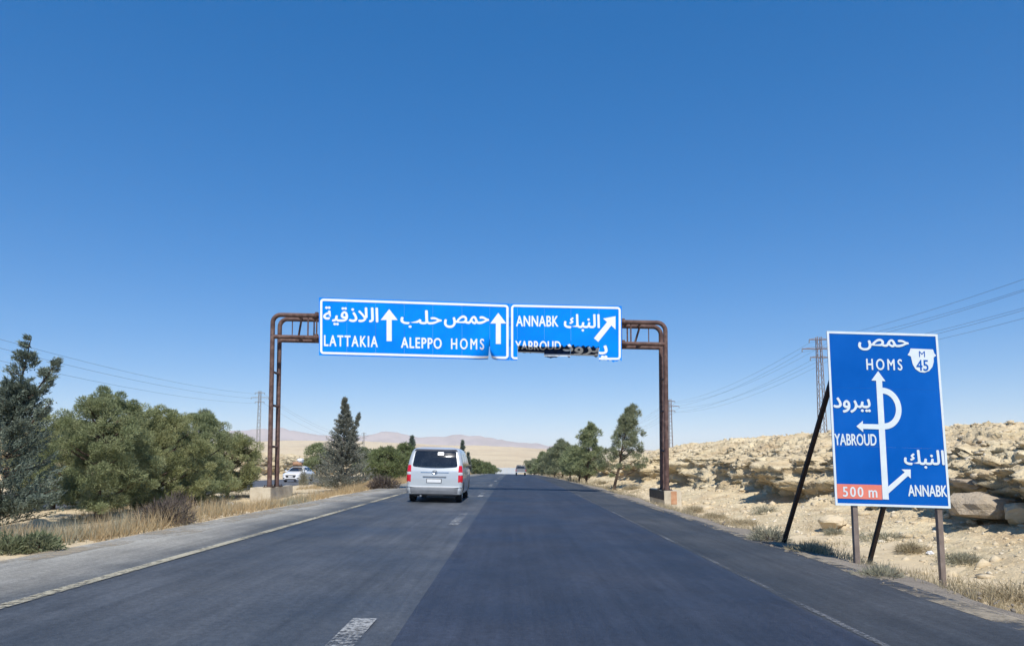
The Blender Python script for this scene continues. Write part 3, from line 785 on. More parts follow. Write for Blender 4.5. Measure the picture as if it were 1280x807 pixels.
    def text(s, body, x0, x1, ytop, ybot, slope=0.0, lean=0.0, m='sign_white', offset=0.02, arabic=False, cuts=None, name='lettering', off=0.006, space=1.0):
        sh = text_shapes(body, offset, arabic, space)
        ax = [v[0] for V, F in sh for v in V]; ay = [v[1] for V, F in sh for v in V]
        mnx, mxx, mny, mxy = min(ax), max(ax), min(ay), max(ay)
        res = []
        for V, F in sh:
            W = []
            for (x, y) in V:
                a = (x - mnx) / (mxx - mnx); b = (y - mny) / (mxy - mny)
                W.append((x0 + a * (x1 - x0) - lean * b * (ybot - ytop), ybot - b * (ybot - ytop) + slope * a * (x1 - x0)))
            res.append((W, F))
        return s.print(name, res, m, off, cuts)
    def poly(s, name, pts, m='sign_white', cuts=None, off=0.006):
        return s.print(name, [(pts, [tuple(range(len(pts)))])], m, off, cuts)
    def border(s, x0, x1, wd, m='sign_white', rad=4.5, inset=1.4, cuts=None, corners=None):
        """rounded frame line between columns x0..x1"""
        def loop(ins, r):
            out = []
            cs = [(x0 + ins, 'l', 't'), (x1 - ins, 'r', 't'), (x1 - ins, 'r', 'b'), (x0 + ins, 'l', 'b')]
            for i, (cx, h, v) in enumerate(cs):
                sx = 1 if h == 'l' else -1; sy = 1 if v == 't' else -1
                yy = (s.top(cx) + ins) if v == 't' else (s.bot(cx) - ins)
                ox, oy = cx + sx * r, yy + sy * r
                a0 = {0: 180, 1: 270, 2: 0, 3: 90}[i]
                for k in range(7):
                    a = R(a0 + 90 * k / 6); out.append((ox + r * math.cos(a), oy + r * math.sin(a)))
            # subdivide the straight runs so they bend with the sheet
            res = []
            for i in range(len(out)):
                p, q = out[i], out[(i + 1) % len(out)]
                n = 40 if math.hypot(q[0] - p[0], q[1] - p[1]) > 12 else 1
                for k in range(n): res.append((p[0] + (q[0] - p[0]) * k / n, p[1] + (q[1] - p[1]) * k / n))
            return res
        A = loop(inset, rad); B = loop(inset + wd, max(rad - wd, 0.3)); n = len(A)
        s.print('border_line', [(A + B, [(i, (i + 1) % n, n + (i + 1) % n, n + i) for i in range(n)])], m, 0.006, cuts)

def arrow_up(cx, ytip, yb, ybase, hw, sw):
    return [(cx, ytip), (cx + hw, ybase), (cx + sw, ybase), (cx + sw, yb), (cx - sw, yb), (cx - sw, ybase), (cx - hw, ybase)]

# ---- overhead signs
YS = 33.70
def mk_overhead(label, x0):
    p = P(x0, 446, YS); e = empty('overhead_sign', p); tag(e, label, 'road sign', 'overhead signs on the gantry'); return e
CUT = [424 + 0.9 * k for k in range(30)]
topL = lambda x: 371.6 + (x - 400) * (379.3 - 371.6) / 237
botL = lambda x: 443.8 + (x - 398) * (450.0 - 443.8) / 239
eL = mk_overhead('wide blue overhead sign reading LATTAKIA, ALEPPO, HOMS with two upward arrows', 518)
sL = Sign(eL, YS, topL, botL, [(398.6, 433.5), (433.5, 469.5), (469.5, 505.3), (505.3, 541), (541, 577.5), (577.5, 612.2), (612.2, 637.3)],
          {5: [((572, 455), (600, 424), [(0, 0), (0.5, 30), (1, 48)])], 6: [((606, 425), (627, 452), [(0, 0), (0.18, 62), (1, 66)])]})
sL.build_panels('sign_blue', 'sign_back', jitter=0.003)
sL.border(398.6, 637.3, 2.9, inset=1.5, cuts=CUT)
sL.text(AR['lattakia'], 404, 473, 382.6, 406.2, 0.02, 0, arabic=True, offset=0.024)
sL.text('LATTAKIA', 405, 472.3, 418.4, 432.4, 0.022, offset=0.022, space=1.25)
sL.poly('arrow', arrow_up(486.5, 386.2, 426.2, 399.8, 10.6, 3.2))
sL.text(AR['aleppo'], 500.6, 552.3, 387.0, 409.4, 0.018, arabic=True, offset=0.024)
sL.text('ALEPPO', 501.2, 552.2, 421.0, 434.8, 0.024, offset=0.022, space=1.16)
sL.text(AR['homs'], 555, 611.5, 393.6, 409.6, 0.02, arabic=True, offset=0.026)
sL.text('HOMS', 563.8, 605.2, 422.6, 436.4, 0.012, offset=0.018, cuts=CUT, space=1.4)
sL.poly('arrow', arrow_up(622.9, 390.8, 429.8, 404.2, 10.0, 3.1), cuts=CUT)
topR = lambda x: 379.4 + (x - 637.5) * (382.3 - 379.4) / 139
botR = lambda x: 450.0 + (x - 637.5) * 0.006
eR = mk_overhead('torn blue overhead sign reading ANNABK with slanted arrow, bottom edge bent back', 707)
CR = [(0, 0), (0.10, 66), (1, 74)]
sR = Sign(eR, YS, topR, botR, [(637.6, 646.8), (646.8, 680.5), (680.5, 713.6), (713.6, 748.6), (748.6, 777.2)],
          {1: [((640, 431.2), (690, 434.0), [(0, 0), (0.05, 70), (1, 78)])],
           2: [((675, 432.6), (720, 432.4), [(0, 0), (0.05, 74), (0.27, 76), (0.30, 10), (1, 6)])],
           3: [((705, 431.0), (752, 433.5), [(0, 0), (0.08, 56), (1, 62)])],
           4: [((745, 446), (772, 462), [(0, 0), (0.2, 22), (1, 26)])]})
sR.ragged = True; sR.soot = {1: 0.76, 2: 0.77, 3: 0.755}  # painted shade begins at this share of each panel's height
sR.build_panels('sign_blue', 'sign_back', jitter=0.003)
sR.border(637.6, 777.2, 2.7, inset=1.2, cuts=CUT)
sR.text('ANNABK', 645, 698, 394.2, 407.8, 0.006, offset=0.022, space=1.08)
sR.text(AR['annabk'], 704.8, 749.8, 392.2, 414.0, 0.008, arabic=True, offset=0.024)
sR.poly('arrow', [(769.4, 395.0), (769.4, 411.6), (764.2, 406.6), (747.8, 427.2), (742.4, 422.6), (758.8, 402.4), (753.8, 398.0)])
sR.text('YABROUD', 644, 701.2, 425.6, 439.6, 0.008, offset=0.02, cuts=CUT, space=1.06)
sR.text(AR['yabroud'], 703.8, 759.4, 429.6, 448.5, 0.0, arabic=True, offset=0.024, cuts=CUT)
for e_, xs_ in ((eL, (420, 480, 540, 600)), (eR, (655, 700, 760))):      # brackets between the sheets and the gantry pipes
    for x_ in xs_:
        for y_ in (397.5 + (x_ - 400) * 0.02, 424.5 + (x_ - 400) * 0.02):
            p = P(x_, y_, YS) - Vector(e_.location); m = MB(); m.box(p.x - 0.04, p.x + 0.04, 0.012, 0.21, p.z - 0.05, p.z + 0.05); m.build('bracket', M['rust_dark'], e_)

# ---- roadside sign
YD = 11.55
eD = empty('road_sign', P(1125, 715, YD))
tag(eD, 'tall blue roadside direction sign on steel legs, HOMS above and 500 m below', 'road sign')
class DSign(Sign):
    pass
sD = DSign(eD, YD, None, None, [(413.6, 483.5), (483.5, 556.5), (556.5, 630.6)], {})
sD.horizontal = True
sD.left = lambda y: 1033 + (y - 414) * 11.0 / 216
sD.right = lambda y: 1172 + (y - 414) * 16.6 / 216
sD.tilt = 0.0285
sD.build_panels('sign_blue_deep', 'sign_back', nx0=3, ny0=3, jitter=0.0008)
W = 'sign_white_old'
def dpt(u, y): 
    """u across 0..1, y row at the left edge"""
    x = sD.left(y) + (sD.right(y) - sD.left(y)) * u; return (x, y + sD.tilt * (x - sD.left(413.6)))
bw = 3.0
o_ = [(sD.left(413.6) + .2, 413.6), (sD.right(413.6) - .2, 413.6), (sD.right(630.6) - .2, 630.6), (sD.left(630.6) + .2, 630.6)]
i_ = [(sD.left(416.4) + bw, 416.4), (sD.right(416.4) - bw, 416.4), (sD.right(627.8) - bw, 627.8), (sD.left(627.8) + bw, 627.8)]
tl = lambda p: (p[0], p[1] + sD.tilt * (p[0] - sD.left(413.6)))
o_ = [tl(p) for p in o_]; i_ = [tl(p) for p in i_]
sD.print('border_line', [(o_ + i_, [(k, (k + 1) % 4, 4 + (k + 1) % 4, 4 + k) for k in range(4)])], W, 0.004)
sD.text(AR['homs'], 1072.8, 1136.2, 422.4, 437.6, 0.03, 0.055, W, 0.026, True)
sD.text('HOMS', 1083, 1128, 448, 462.2, 0.015, 0.055, W, 0.018, space=1.4)
sh = [(1138, 435.4), (1166, 436.6), (1167.6, 441.5), (1170, 444.2), (1166.8, 446.6), (1166.9, 452), (1165.2, 458.5), (1161.2, 463.4), (1155.5, 465.6), (1149.5, 464.8), (1144, 461), (1140.8, 455.5), (1139.2, 449), (1138.4, 445.4), (1134.2, 443.4), (1136.6, 440)]
sD.poly('route_shield', sh, W)
sD.text('M', 1148.6, 1156.0, 438.7, 446.0, 0.02, 0.06, 'sign_blue_deep', 0.0, name='shield_lettering', off=0.009)
sD.text('45', 1145.4, 1160.6, 449.2, 463.0, 0.03, 0.06, 'sign_blue_deep', 0.012, name='shield_lettering', off=0.009)
stem = [(1097.4, 463.6), (1106.6, 476.2), (1102.4, 476.0), (1110.9, 623.9), (1103.2, 623.5), (1094.9, 475.6), (1089.0, 475.3)]
sD.poly('arrow', stem, W, off=0.006)
loopA = []; loopB = []
for k in range(25):
    a = R(-90 + 180 * k / 24); cx_, cy_ = 1103.8, 510.2
    loopA.append((cx_ + 22.8 * math.cos(a) + 0.055 * 25.6 * math.sin(a), cy_ + 26.0 * math.sin(a) + 0.03 * 22 * math.cos(a)))
    loopB.append((cx_ + 15.8 * math.cos(a) + 0.055 * 18.6 * math.sin(a), cy_ + 18.6 * math.sin(a) + 0.03 * 16 * math.cos(a)))
sD.print('loop_line', [(loopA + loopB, [(k, k + 1, 26 + k, 25 + k) for k in range(24)])], W, 0.0068)
sD.poly('arrow', [(1070.2, 532.5), (1078.2, 525.6), (1078.4, 529.5), (1105.6, 530.1), (1106.0, 536.5), (1078.6, 535.7), (1078.8, 539.8)], W, off=0.0076)
sD.poly('arrow', [(1138.0, 586.3), (1138.2, 597.6), (1134.7, 594.4), (1109.4, 617.2), (1109.0, 608.4), (1130.6, 589.8), (1126.6, 586.2)], W, off=0.0068)
sD.text(AR['yabroud'], 1041.6, 1088.4, 496.0, 515.4, 0.012, 0.055, W, 0.026, True)
sD.text('YABROUD', 1043.2, 1095.8, 541.4, 556.2, 0.012, 0.06, W, 0.022)
sD.text(AR['annabk'], 1130.4, 1181.0, 561.6, 585.0, 0.012, 0.07, W, 0.026, True)
sD.text('ANNABK', 1135.2, 1184.2, 605.4, 619.8, 0.015, 0.07, W, 0.022)
sD.poly('distance_plate', [(1045.6, 604.2), (1101.9, 605.8), (1102.7, 624.0), (1046.5, 622.4)], 'sign_salmon')
sD.text('500', 1053.4, 1079.2, 607.6, 620.4, 0.02, 0.05, W, 0.016, off=0.009, space=1.25)
sD.text('m', 1085.6, 1096.6, 612.0, 621.2, 0.02, 0.05, W, 0.016, off=0.009)
# legs and back stays
def bar(a, b, w, name, m, parent):
    a, b = Vector(a) - Vector(parent.location), Vector(b) - Vector(parent.location)
    d = (b - a).normalized(); u = Vector((0, 1, 0)); u = (u - d * u.dot(d)).normalized(); v = d.cross(u)
    V = [p + u * w * i * 0.5 + v * w * j * 0.5 for p in (a, b) for (i, j) in ((-1, -1), (1, -1), (1, 1), (-1, 1))]
    mb = MB(); mb.add(V, [(0, 1, 2, 3), (7, 6, 5, 4), (0, 4, 5, 1), (1, 5, 6, 2), (2, 6, 7, 3), (3, 7, 4, 0)]); return mb.build(name, M[m], parent)
def down(p, dz): return Vector((p.x, p.y, p.z - dz))
YP = YD + 0.055
b1, b2 = P(1071.3, 708, YP), P(1179.5, 744, YP)
t1, t2 = Vector((b1.x, YP, P(1060, 420, YP).z)), Vector((b2.x, YP, P(1160, 424, YP).z))
bar(down(b1, 0.5), t1, 0.075, 'leg', 'post_steel', eD)
bar(down(b2, 0.5), t2, 0.075, 'leg', 'post_steel', eD)
f1 = P(978, 684, 14.4); f2 = P(1086, 706, 13.85)
d1_ = (f1 - t1) * 0.08; d2_ = (f2 - t2) * 0.08
bar(t1 + Vector((0, 0.06, 0)), f1 + d1_, 0.065, 'back_stay', 'rust_dark', eD)
bar(t2 + Vector((0, 0.06, 0)), f2 + d2_, 0.065, 'back_stay', 'rust_dark', eD)
for zf in (0.15, 0.5, 0.85):
    z_ = P(1110, 420 + 205 * zf, YD).z; bar((b1.x - 0.18, YD + 0.024, z_), (b2.x + 0.02, YD + 0.024, z_), 0.03, 'stiffener', 'post_steel', eD)

# ------------------------------------------------------------------ vehicles
class Shell:
    """body skin made of rounded plan outlines stacked in height: (z, half width, rear y, front y, rear corner r, front corner r)"""
    def __init__(s, secs): s.s = np.array(secs, float)
    def at(s, z): return [float(np.interp(z, s.s[:, 0], s.s[:, i])) for i in range(1, 6)]
    def ring(s, z, k=7):
        hw, y0, y1, ra, rb = s.at(z); out = []
        for (sx, yy, sy, r, a0) in ((1, y0, 1, ra, -90), (1, y1, -1, rb, 0), (-1, y1, -1, rb, 90), (-1, y0, 1, ra, 180)):
            for i in range(k):
                a = R(a0 + 90 * i / (k - 1)); out.append((sx * (hw - r) + r * math.cos(a), yy + sy * r + r * math.sin(a), z))
        return out
    def mesh(s, dz=0.04, mb=None):
        mb = mb or MB(); zs = []
        for a, b in zip(s.s[:-1, 0], s.s[1:, 0]):
            n = max(1, int(round((b - a) / dz))); zs += [a + (b - a) * i / n for i in range(n)]
        zs.append(s.s[-1, 0]); rings = [s.ring(z) for z in zs]; n = len(rings[0]); V = [p for r_ in rings for p in r_]; F = []
        for i in range(len(rings) - 1):
            for k in range(n): F.append((i * n + k, i * n + (k + 1) % n, (i + 1) * n + (k + 1) % n, (i + 1) * n + k))
        F.append(tuple(range(n))[::-1]); F.append(tuple((len(rings) - 1) * n + k for k in range(n)))
        return mb.add(V, F)
    def pt(s, side, u, z, off):
        if callable(off): off = off(u)
        hw, y0, y1, ra, rb = s.at(z)
        if side in 'rf':
            r = ra if side == 'r' else rb
            x = max(-hw + 0.002, min(hw - 0.002, u)); e = max(0.0, abs(x) - (hw - r)); d = r - math.sqrt(max(r * r - e * e, 0))
            nx = (e / r if r > 0 else 0) * (1 if x > 0 else -1); ny = math.sqrt(max(0, 1 - nx * nx))
            return (x + nx * off, (y0 + d - ny * off) if side == 'r' else (y1 - d + ny * off), z)
        sx = 1 if side == 'R' else -1
        ea = max(0, (y0 + ra) - u); eb = max(0, u - (y1 - rb)); e, r = (ea, ra) if ea > eb else (eb, rb)
        d = r - math.sqrt(max(r * r - e * e, 0)); return (sx * (hw - d + off), u, z)
    def patch(s, side, outline, off=0.006, rings=5):
        """skin piece following the body; outline in (u, z)"""
        pts = []; n0 = len(outline)
        for i in range(n0):
            p, q = outline[i], outline[(i + 1) % n0]
            L_ = math.hypot(q[0] - p[0], q[1] - p[1]); n = max(1, int(L_ / 0.06))
            for k in range(n): pts.append((p[0] + (q[0] - p[0]) * k / n, p[1] + (q[1] - p[1]) * k / n))
        cx = sum(p[0] for p in pts) / len(pts); cz = sum(p[1] for p in pts) / len(pts); n = len(pts)
        V = [s.pt(side, p[0], p[1], -0.012) for p in pts]
        for r_ in range(rings):
            k = 1 - r_ / rings; V += [s.pt(side, cx + (p[0] - cx) * k, cz + (p[1] - cz) * k, off) for p in pts]
        V.append(s.pt(side, cx, cz, off)); F = []
        for r_ in range(rings):
            for i in range(n): F.append((r_ * n + i, r_ * n + (i + 1) % n, (r_ + 1) * n + (i + 1) % n, (r_ + 1) * n + i))
        for i in range(n): F.append((rings * n + i, rings * n + (i + 1) % n, len(V) - 1))
        m = MB(); m.add(V, F); return m
def rrect(u0, u1, z0, z1, r=0.05, u2=None, u3=None, k=4):
    """rounded quad; u2,u3 = top corners if different"""
    u2 = u0 if u2 is None else u2; u3 = u1 if u3 is None else u3
    c = [(u0, z0), (u1, z0), (u3, z1), (u2, z1)]; out = []
    for i in range(4):
        p, a, b = Vector(c[i]), Vector(c[i - 1]), Vector(c[(i + 1) % 4])
        s0 = p + (a - p).normalized() * r; s1 = p + (b - p).normalized() * r
        for j in range(k + 1):
            t_ = j / k; out.append(tuple(s0 * (1 - t_) ** 2 + p * 2 * t_ * (1 - t_) + s1 * t_ * t_))
    return out
def wheel(parent, x, y, r=0.33, w=0.21, side=1):
    e = MB(); e.lathe([(-w / 2, r * 0.62), (-w / 2, r * 0.9), (-w / 2 + 0.03, r), (w / 2 - 0.03, r), (w / 2, r * 0.9), (w / 2, r * 0.62)], 28, 'X')
    t_ = e.build('wheel', M['rubber'], parent, loc=(x, y, r))
    h = MB(); o = side * w * 0.42
    h.lathe([(o - 0.02 * side, 0.02), (o - 0.02 * side, r * 0.62), (o + 0.005 * side, r * 0.62), (o + 0.012 * side, r * 0.5), (o - 0.005 * side, 0.16), (o + 0.015 * side, 0.05), (o + 0.015 * side, 0.02)], 24, 'X')
    for k in range(5):
        a = 2 * math.pi * k / 5; h.tube([(o, 0.05 * math.cos(a), 0.05 * math.sin(a)), (o + 0.01 * side, r * 0.58 * math.cos(a), r * 0.58 * math.sin(a))], 0.025, 6)
    h.build('rim', M['chrome'], t_)

# ---- silver van ahead
van = empty('van', (P(542, 626, 25.3).x, 25.3, 0.053), (0, 0.02, 0))
tag(van, 'silver passenger van seen from behind, driving in the left lane', 'van')
S = Shell([(0.26, 0.86, 0.10, 4.95, 0.10, 0.25), (0.30, 0.90, 0.03, 5.02, 0.12, 0.3), (0.42, 0.935, 0.0, 5.08, 0.13, 0.35), (0.52, 0.94, 0.01, 5.08, 0.13, 0.38),
           (0.56, 0.945, 0.045, 5.06, 0.13, 0.4), (0.80, 0.955, 0.05, 5.0, 0.13, 0.42), (1.05, 0.955, 0.075, 4.85, 0.13, 0.45), (1.18, 0.945, 0.11, 4.35, 0.13, 0.42),
           (1.35, 0.92, 0.16, 4.05, 0.13, 0.38), (1.55, 0.88, 0.235, 3.75, 0.13, 0.34), (1.72, 0.83, 0.325, 3.4, 0.13, 0.32), (1.80, 0.79, 0.40, 3.15, 0.15, 0.3), (1.86, 0.70, 0.52, 2.9, 0.2, 0.3), (1.885, 0.5, 0.75, 2.5, 0.2, 0.3)])
S.mesh().build('body', M['silver_paint'], van, 35)
S.patch('r', rrect(-0.77, 0.77, 1.215, 1.745, 0.07, -0.70, 0.70), lambda u: 0.006 + 0.055 * max(0, 1 - (u / 0.77) ** 2), rings=10).build('rear_window', M['glass_dark'], van)
S.patch('r', rrect(-0.74, 0.74, 1.752, 1.815, 0.02, -0.68, 0.68), 0.03).build('roof_spoiler', M['dark_paint'], van)
S.patch('r', rrect(0.075, 0.285, 1.60, 1.715, 0.03), 0.10).build('stop_lamp_housing', M['white_paint'], van)
for sx in (-1, 1):
    l_ = S.patch('r', rrect(sx * 0.875 - 0.072, sx * 0.875 + 0.072, 0.70, 0.935, 0.02), 0.012).build('tail_light', M['red_lens'], van)
    S.patch('r', rrect(sx * 0.875 - 0.072, sx * 0.875 + 0.072, 0.942, 1.03, 0.015), 0.012).build('indicator', M['clear_lens'], l_)
    S.patch('r', rrect(sx * 0.872 - 0.068, sx * 0.872 + 0.068, 1.036, 1.26, 0.02, sx * 0.862 - 0.05, sx * 0.862 + 0.05), 0.012).build('upper_lens', M['red_lens'], l_)
    # side glass
    sd = 'R' if sx > 0 else 'L'
    S.patch(sd, rrect(0.42, 1.55, 1.20, 1.66, 0.06, 0.50, 1.55), 0.005).build('side_window', M['glass_dark'], van)
    S.patch(sd, rrect(1.63, 2.75, 1.20, 1.66, 0.05), 0.005).build('side_window', M['glass_dark'], van)
    S.patch(sd, rrect(2.85, 3.95, 1.20, 1.66, 0.05, 2.85, 3.45), 0.005).build('side_window', M['glass_dark'], van)
    S.patch(sd, rrect(1.2, 2.9, 0.98, 1.0, 0.008), 0.006).build('door_rail', M['grey_trim'], van)
    S.patch(sd, rrect(2.78, 2.795, 0.4, 1.18, 0.004), 0.002).build('door_seam', M['black_plastic'], van)
    S.patch(sd, rrect(1.56, 1.575, 0.4, 1.18, 0.004), 0.002).build('door_seam', M['black_plastic'], van)
    m = MB(); m.add(Shell([(1.12, 0.10, -0.05, 0.05, 0.03, 0.03), (1.16, 0.12, -0.07, 0.07, 0.05, 0.05), (1.30, 0.12, -0.07, 0.07, 0.05, 0.05), (1.34, 0.09, -0.05, 0.05, 0.03, 0.03)]).mesh().V, Shell([(1.12, 0.10, -0.05, 0.05, 0.03, 0.03), (1.16, 0.12, -0.07, 0.07, 0.05, 0.05), (1.30, 0.12, -0.07, 0.07, 0.05, 0.05), (1.34, 0.09, -0.05, 0.05, 0.03, 0.03)]).mesh().F)
    m.V = [(x * 0.6, y * 0.7, z * 0.7) for x, y, z in m.V]; m.build('side_mirror', M['black_plastic'], van, loc=(sx * 0.98, 3.75, 0.34))
    for (y_, r_) in ((0.82, 0.33), (4.02, 0.33)):
        wheel(van, sx * 0.80, y_, r_, 0.215, sx)
        a_ = [(y_ + 0.40 * math.cos(R(a)), max(0.27, 0.33 + 0.40 * math.sin(R(a)))) for a in range(0, 181, 15)]
        S.patch(sd, a_, 0.004).build('wheel_arch', M['black_plastic'], van)
S.patch('r', rrect(-0.93, 0.93, 0.30, 0.535, 0.04), 0.035).build('bumper', M['grey_trim'], van)
S.patch('r', rrect(-0.33, 0.33, 0.62, 0.885, 0.03), 0.004).build('plate_recess', M['silver_paint'], van)
S.patch('r', rrect(-0.40, 0.40, 0.865, 0.895, 0.012), 0.03).build('plate_garnish', M['grey_trim'], van)
pl = S.patch('r', rrect(-0.275, 0.245, 0.665, 0.81, 0.01), 0.012).build('plate_frame', M['black_plastic'], van)
S.patch('r', rrect(-0.255, 0.225, 0.682, 0.793, 0.008), 0.02).build('number_plate', M['plate'], pl)
S.patch('r', rrect(-0.48, 0.48, 1.012, 1.032, 0.008), 0.012).build('trim_strip', M['chrome'], van)
# oval emblem with a slanted letter
em = MB(); n = 24; cz_ = 1.03; yb = S.pt('r', 0, cz_, 0.028)[1]
for k in range(n):
    a, b = 2 * math.pi * k / n, 2 * math.pi * (k + 1) / n
    em.tube([(0.085 * math.cos(a), yb, cz_ + 0.055 * math.sin(a)), (0.085 * math.cos(b), yb, cz_ + 0.055 * math.sin(b))], 0.009, 5, False)
em.tube([(-0.045, yb, cz_ - 0.034), (-0.028, yb, cz_ + 0.038)], 0.010, 5); em.tube([(0.028, yb, cz_ - 0.038), (0.045, yb, cz_ + 0.034)], 0.010, 5); em.tube([(-0.036, yb, cz_ - 0.008), (0.036, yb, cz_ + 0.008)], 0.009, 5)
em.build('emblem', M['chrome'], van)
m = MB(); m.tube([(-0.42, S.pt('r', -0.42, 1.235, 0.03)[1], 1.235), (-0.44, S.pt('r', -0.44, 1.69, 0.03)[1], 1.69)], 0.012, 6); m.build('wiper', M['black_plastic'], van)
m = MB(); m.box(-0.72, 0.72, 0.25, 4.7, 0.20, 0.30); m.tube([(-0.7, 0.82, 0.30), (0.7, 0.82, 0.30)], 0.05, 8); m.lathe([(-0.1, 0.02), (-0.1, 0.11), (0.1, 0.11), (0.1, 0.02)], 12, 'X', (0.02, 0.82, 0.30)); m.build('underbody', M['black_plastic'], van)
m = MB(); m.tube([(-0.45, 0.02, 0.23), (-0.45, 0.6, 0.25)], 0.035, 10); m.tube([(-0.25, 0.30, 0.27), (0.3, 0.30, 0.27)], 0.07, 10); m.build('exhaust', M['grey_trim'], van)

# ---- white car on the opposite carriageway
car = empty('car', (P(363, 600, 68.5).x, 68.5, float(zr(68.5)) - 0.265), (0, 0, R(180 - 3)))
tag(car, 'white sedan coming towards the camera on the opposite carriageway, bundle on its roof', 'car')
# local frame: front is +y; the empty stands under the nose
LOW = Shell([(0.20, 0.78, -4.3, -0.06, 0.2, 0.3), (0.28, 0.86, -4.42, 0.0, 0.25, 0.4), (0.45, 0.89, -4.45, 0.0, 0.25, 0.45), (0.60, 0.90, -4.45, -0.02, 0.25, 0.45), (0.70, 0.895, -4.42, -0.06, 0.25, 0.45), (0.78, 0.88, -4.38, -0.16, 0.25, 0.5), (0.85, 0.86, -4.3, -0.45, 0.3, 0.55), (0.92, 0.83, -4.1, -0.95, 0.35, 0.5), (0.96, 0.78, -3.9, -1.15, 0.35, 0.4)])
LOW.mesh().build('body', M['white_paint'], car, 35)
CAB = Shell([(0.92, 0.81, -4.0, -0.98, 0.3, 0.3), (1.05, 0.77, -3.8, -1.22, 0.25, 0.28), (1.25, 0.69, -3.42, -1.62, 0.22, 0.25), (1.38, 0.62, -3.05, -1.92, 0.2, 0.22), (1.44, 0.54, -2.8, -2.1, 0.2, 0.2), (1.46, 0.35, -2.6, -2.25, 0.12, 0.12)])
CAB.mesh(0.03).build('cabin', M['white_paint'], car, 35)
CAB.patch('f', rrect(-0.70, 0.70, 0.97, 1.37, 0.05, -0.56, 0.56), 0.008).build('windscreen', M['glass_dark'], car)
CAB.patch('r', rrect(-0.66, 0.66, 1.0, 1.36, 0.05, -0.54, 0.54), 0.008).build('rear_window', M['glass_dark'], car)
for sx in (-1, 1):
    sd = 'R' if sx > 0 else 'L'
    CAB.patch(sd, rrect(-2.45, -1.35, 0.99, 1.34, 0.04, -2.45, -1.95), 0.006).build('side_window', M['glass_dark'], car)
    CAB.patch(sd, rrect(-3.6, -2.52, 0.99, 1.34, 0.04, -3.1, -2.52), 0.006).build('side_window', M['glass_dark'], car)
    LOW.patch('f', rrect(sx * 0.68 - 0.17, sx * 0.68 + 0.17, 0.60, 0.72, 0.04), 0.008).build('headlight', M['clear_lens'], car)
    LOW.patch('f', rrect(sx * 0.66 - 0.10, sx * 0.66 + 0.10, 0.33, 0.41, 0.03), 0.008).build('fog_lamp', M['black_plastic'], car)
    LOW.patch('r', rrect(sx * 0.68 - 0.16, sx * 0.68 + 0.16, 0.62, 0.78, 0.03), 0.008).build('tail_light', M['red_lens'], car)
    m = MB(); q = Shell([(0.96, 0.09, -0.05, 0.05, 0.03, 0.03), (1.0, 0.11, -0.06, 0.06, 0.04, 0.04), (1.08, 0.10, -0.05, 0.05, 0.04, 0.04)]).mesh(); m.add(q.V, q.F); m.build('side_mirror', M['white_paint'], car, loc=(sx * 0.95, -1.4, 0))
    for y_ in (-0.88, -3.52):
        wheel(car, sx * 0.78, y_, 0.31, 0.2, sx)
        LOW.patch(sd, [(y_ + 0.37 * math.cos(R(a)), max(0.22, 0.31 + 0.37 * math.sin(R(a)))) for a in range(0, 181, 15)], 0.004).build('wheel_arch', M['black_plastic'], car)
gr = LOW.patch('f', rrect(-0.42, 0.42, 0.42, 0.66, 0.06, -0.52, 0.52), 0.008).build('grille', M['black_plastic'], car)
LOW.patch('f', rrect(-0.21, 0.21, 0.46, 0.56, 0.01), 0.02).build('number_plate', M['plate'], gr)
LOW.patch('f', rrect(-0.5, 0.5, 0.24, 0.32, 0.03), 0.008).build('lower_intake', M['black_plastic'], car)
# bundle tied on the roof
cp = Vector(car.location)
bz = cp.z + 1.46
bun = empty('roof_bundle', (cp.x, cp.y + 2.45, bz)); tag(bun, 'white and brown bundle of luggage tied on the roof of the white sedan', 'luggage')
def blob(name, c, size, seed, m, parent):
    bm = bmesh.new(); bmesh.ops.create_icosphere(bm, subdivisions=3, radius=1)
    V = np.array([v.co for v in bm.verts]); V = np.sign(V) * np.abs(V) ** 0.7
    V = V * (1 + 0.16 * fbm(V[:, 0] * 1.8 + seed, V[:, 1] * 1.8, V[:, 2] * 1.8, 3, seed)[:, None]) * np.array(size) + np.array(c)
    for v, c_ in zip(bm.verts, V): v.co = c_
    me = bpy.data.meshes.new(name); bm.to_mesh(me); bm.free(); me.polygons.foreach_set('use_smooth', [True] * len(me.polygons))
    return link(name, me, M[m], parent)
blob('brown_bale', (-0.10, 0, 0.20), (0.48, 0.5, 0.22), 1, 'cloth_brown', bun)
blob('white_sack', (0.16, 0.0, 0.52), (0.30, 0.4, 0.22), 2, 'cloth_white', bun)
m = MB(); m.box(-0.5, 0.5, -0.5, -0.46, -0.03, 0.02); m.box(-0.5, 0.5, 0.46, 0.5, -0.03, 0.02); m.box(-0.5, -0.46, -0.5, 0.5, -0.03, 0.02); m.box(0.46, 0.5, -0.5, 0.5, -0.03, 0.02); m.build('roof_rack', M['black_plastic'], bun)

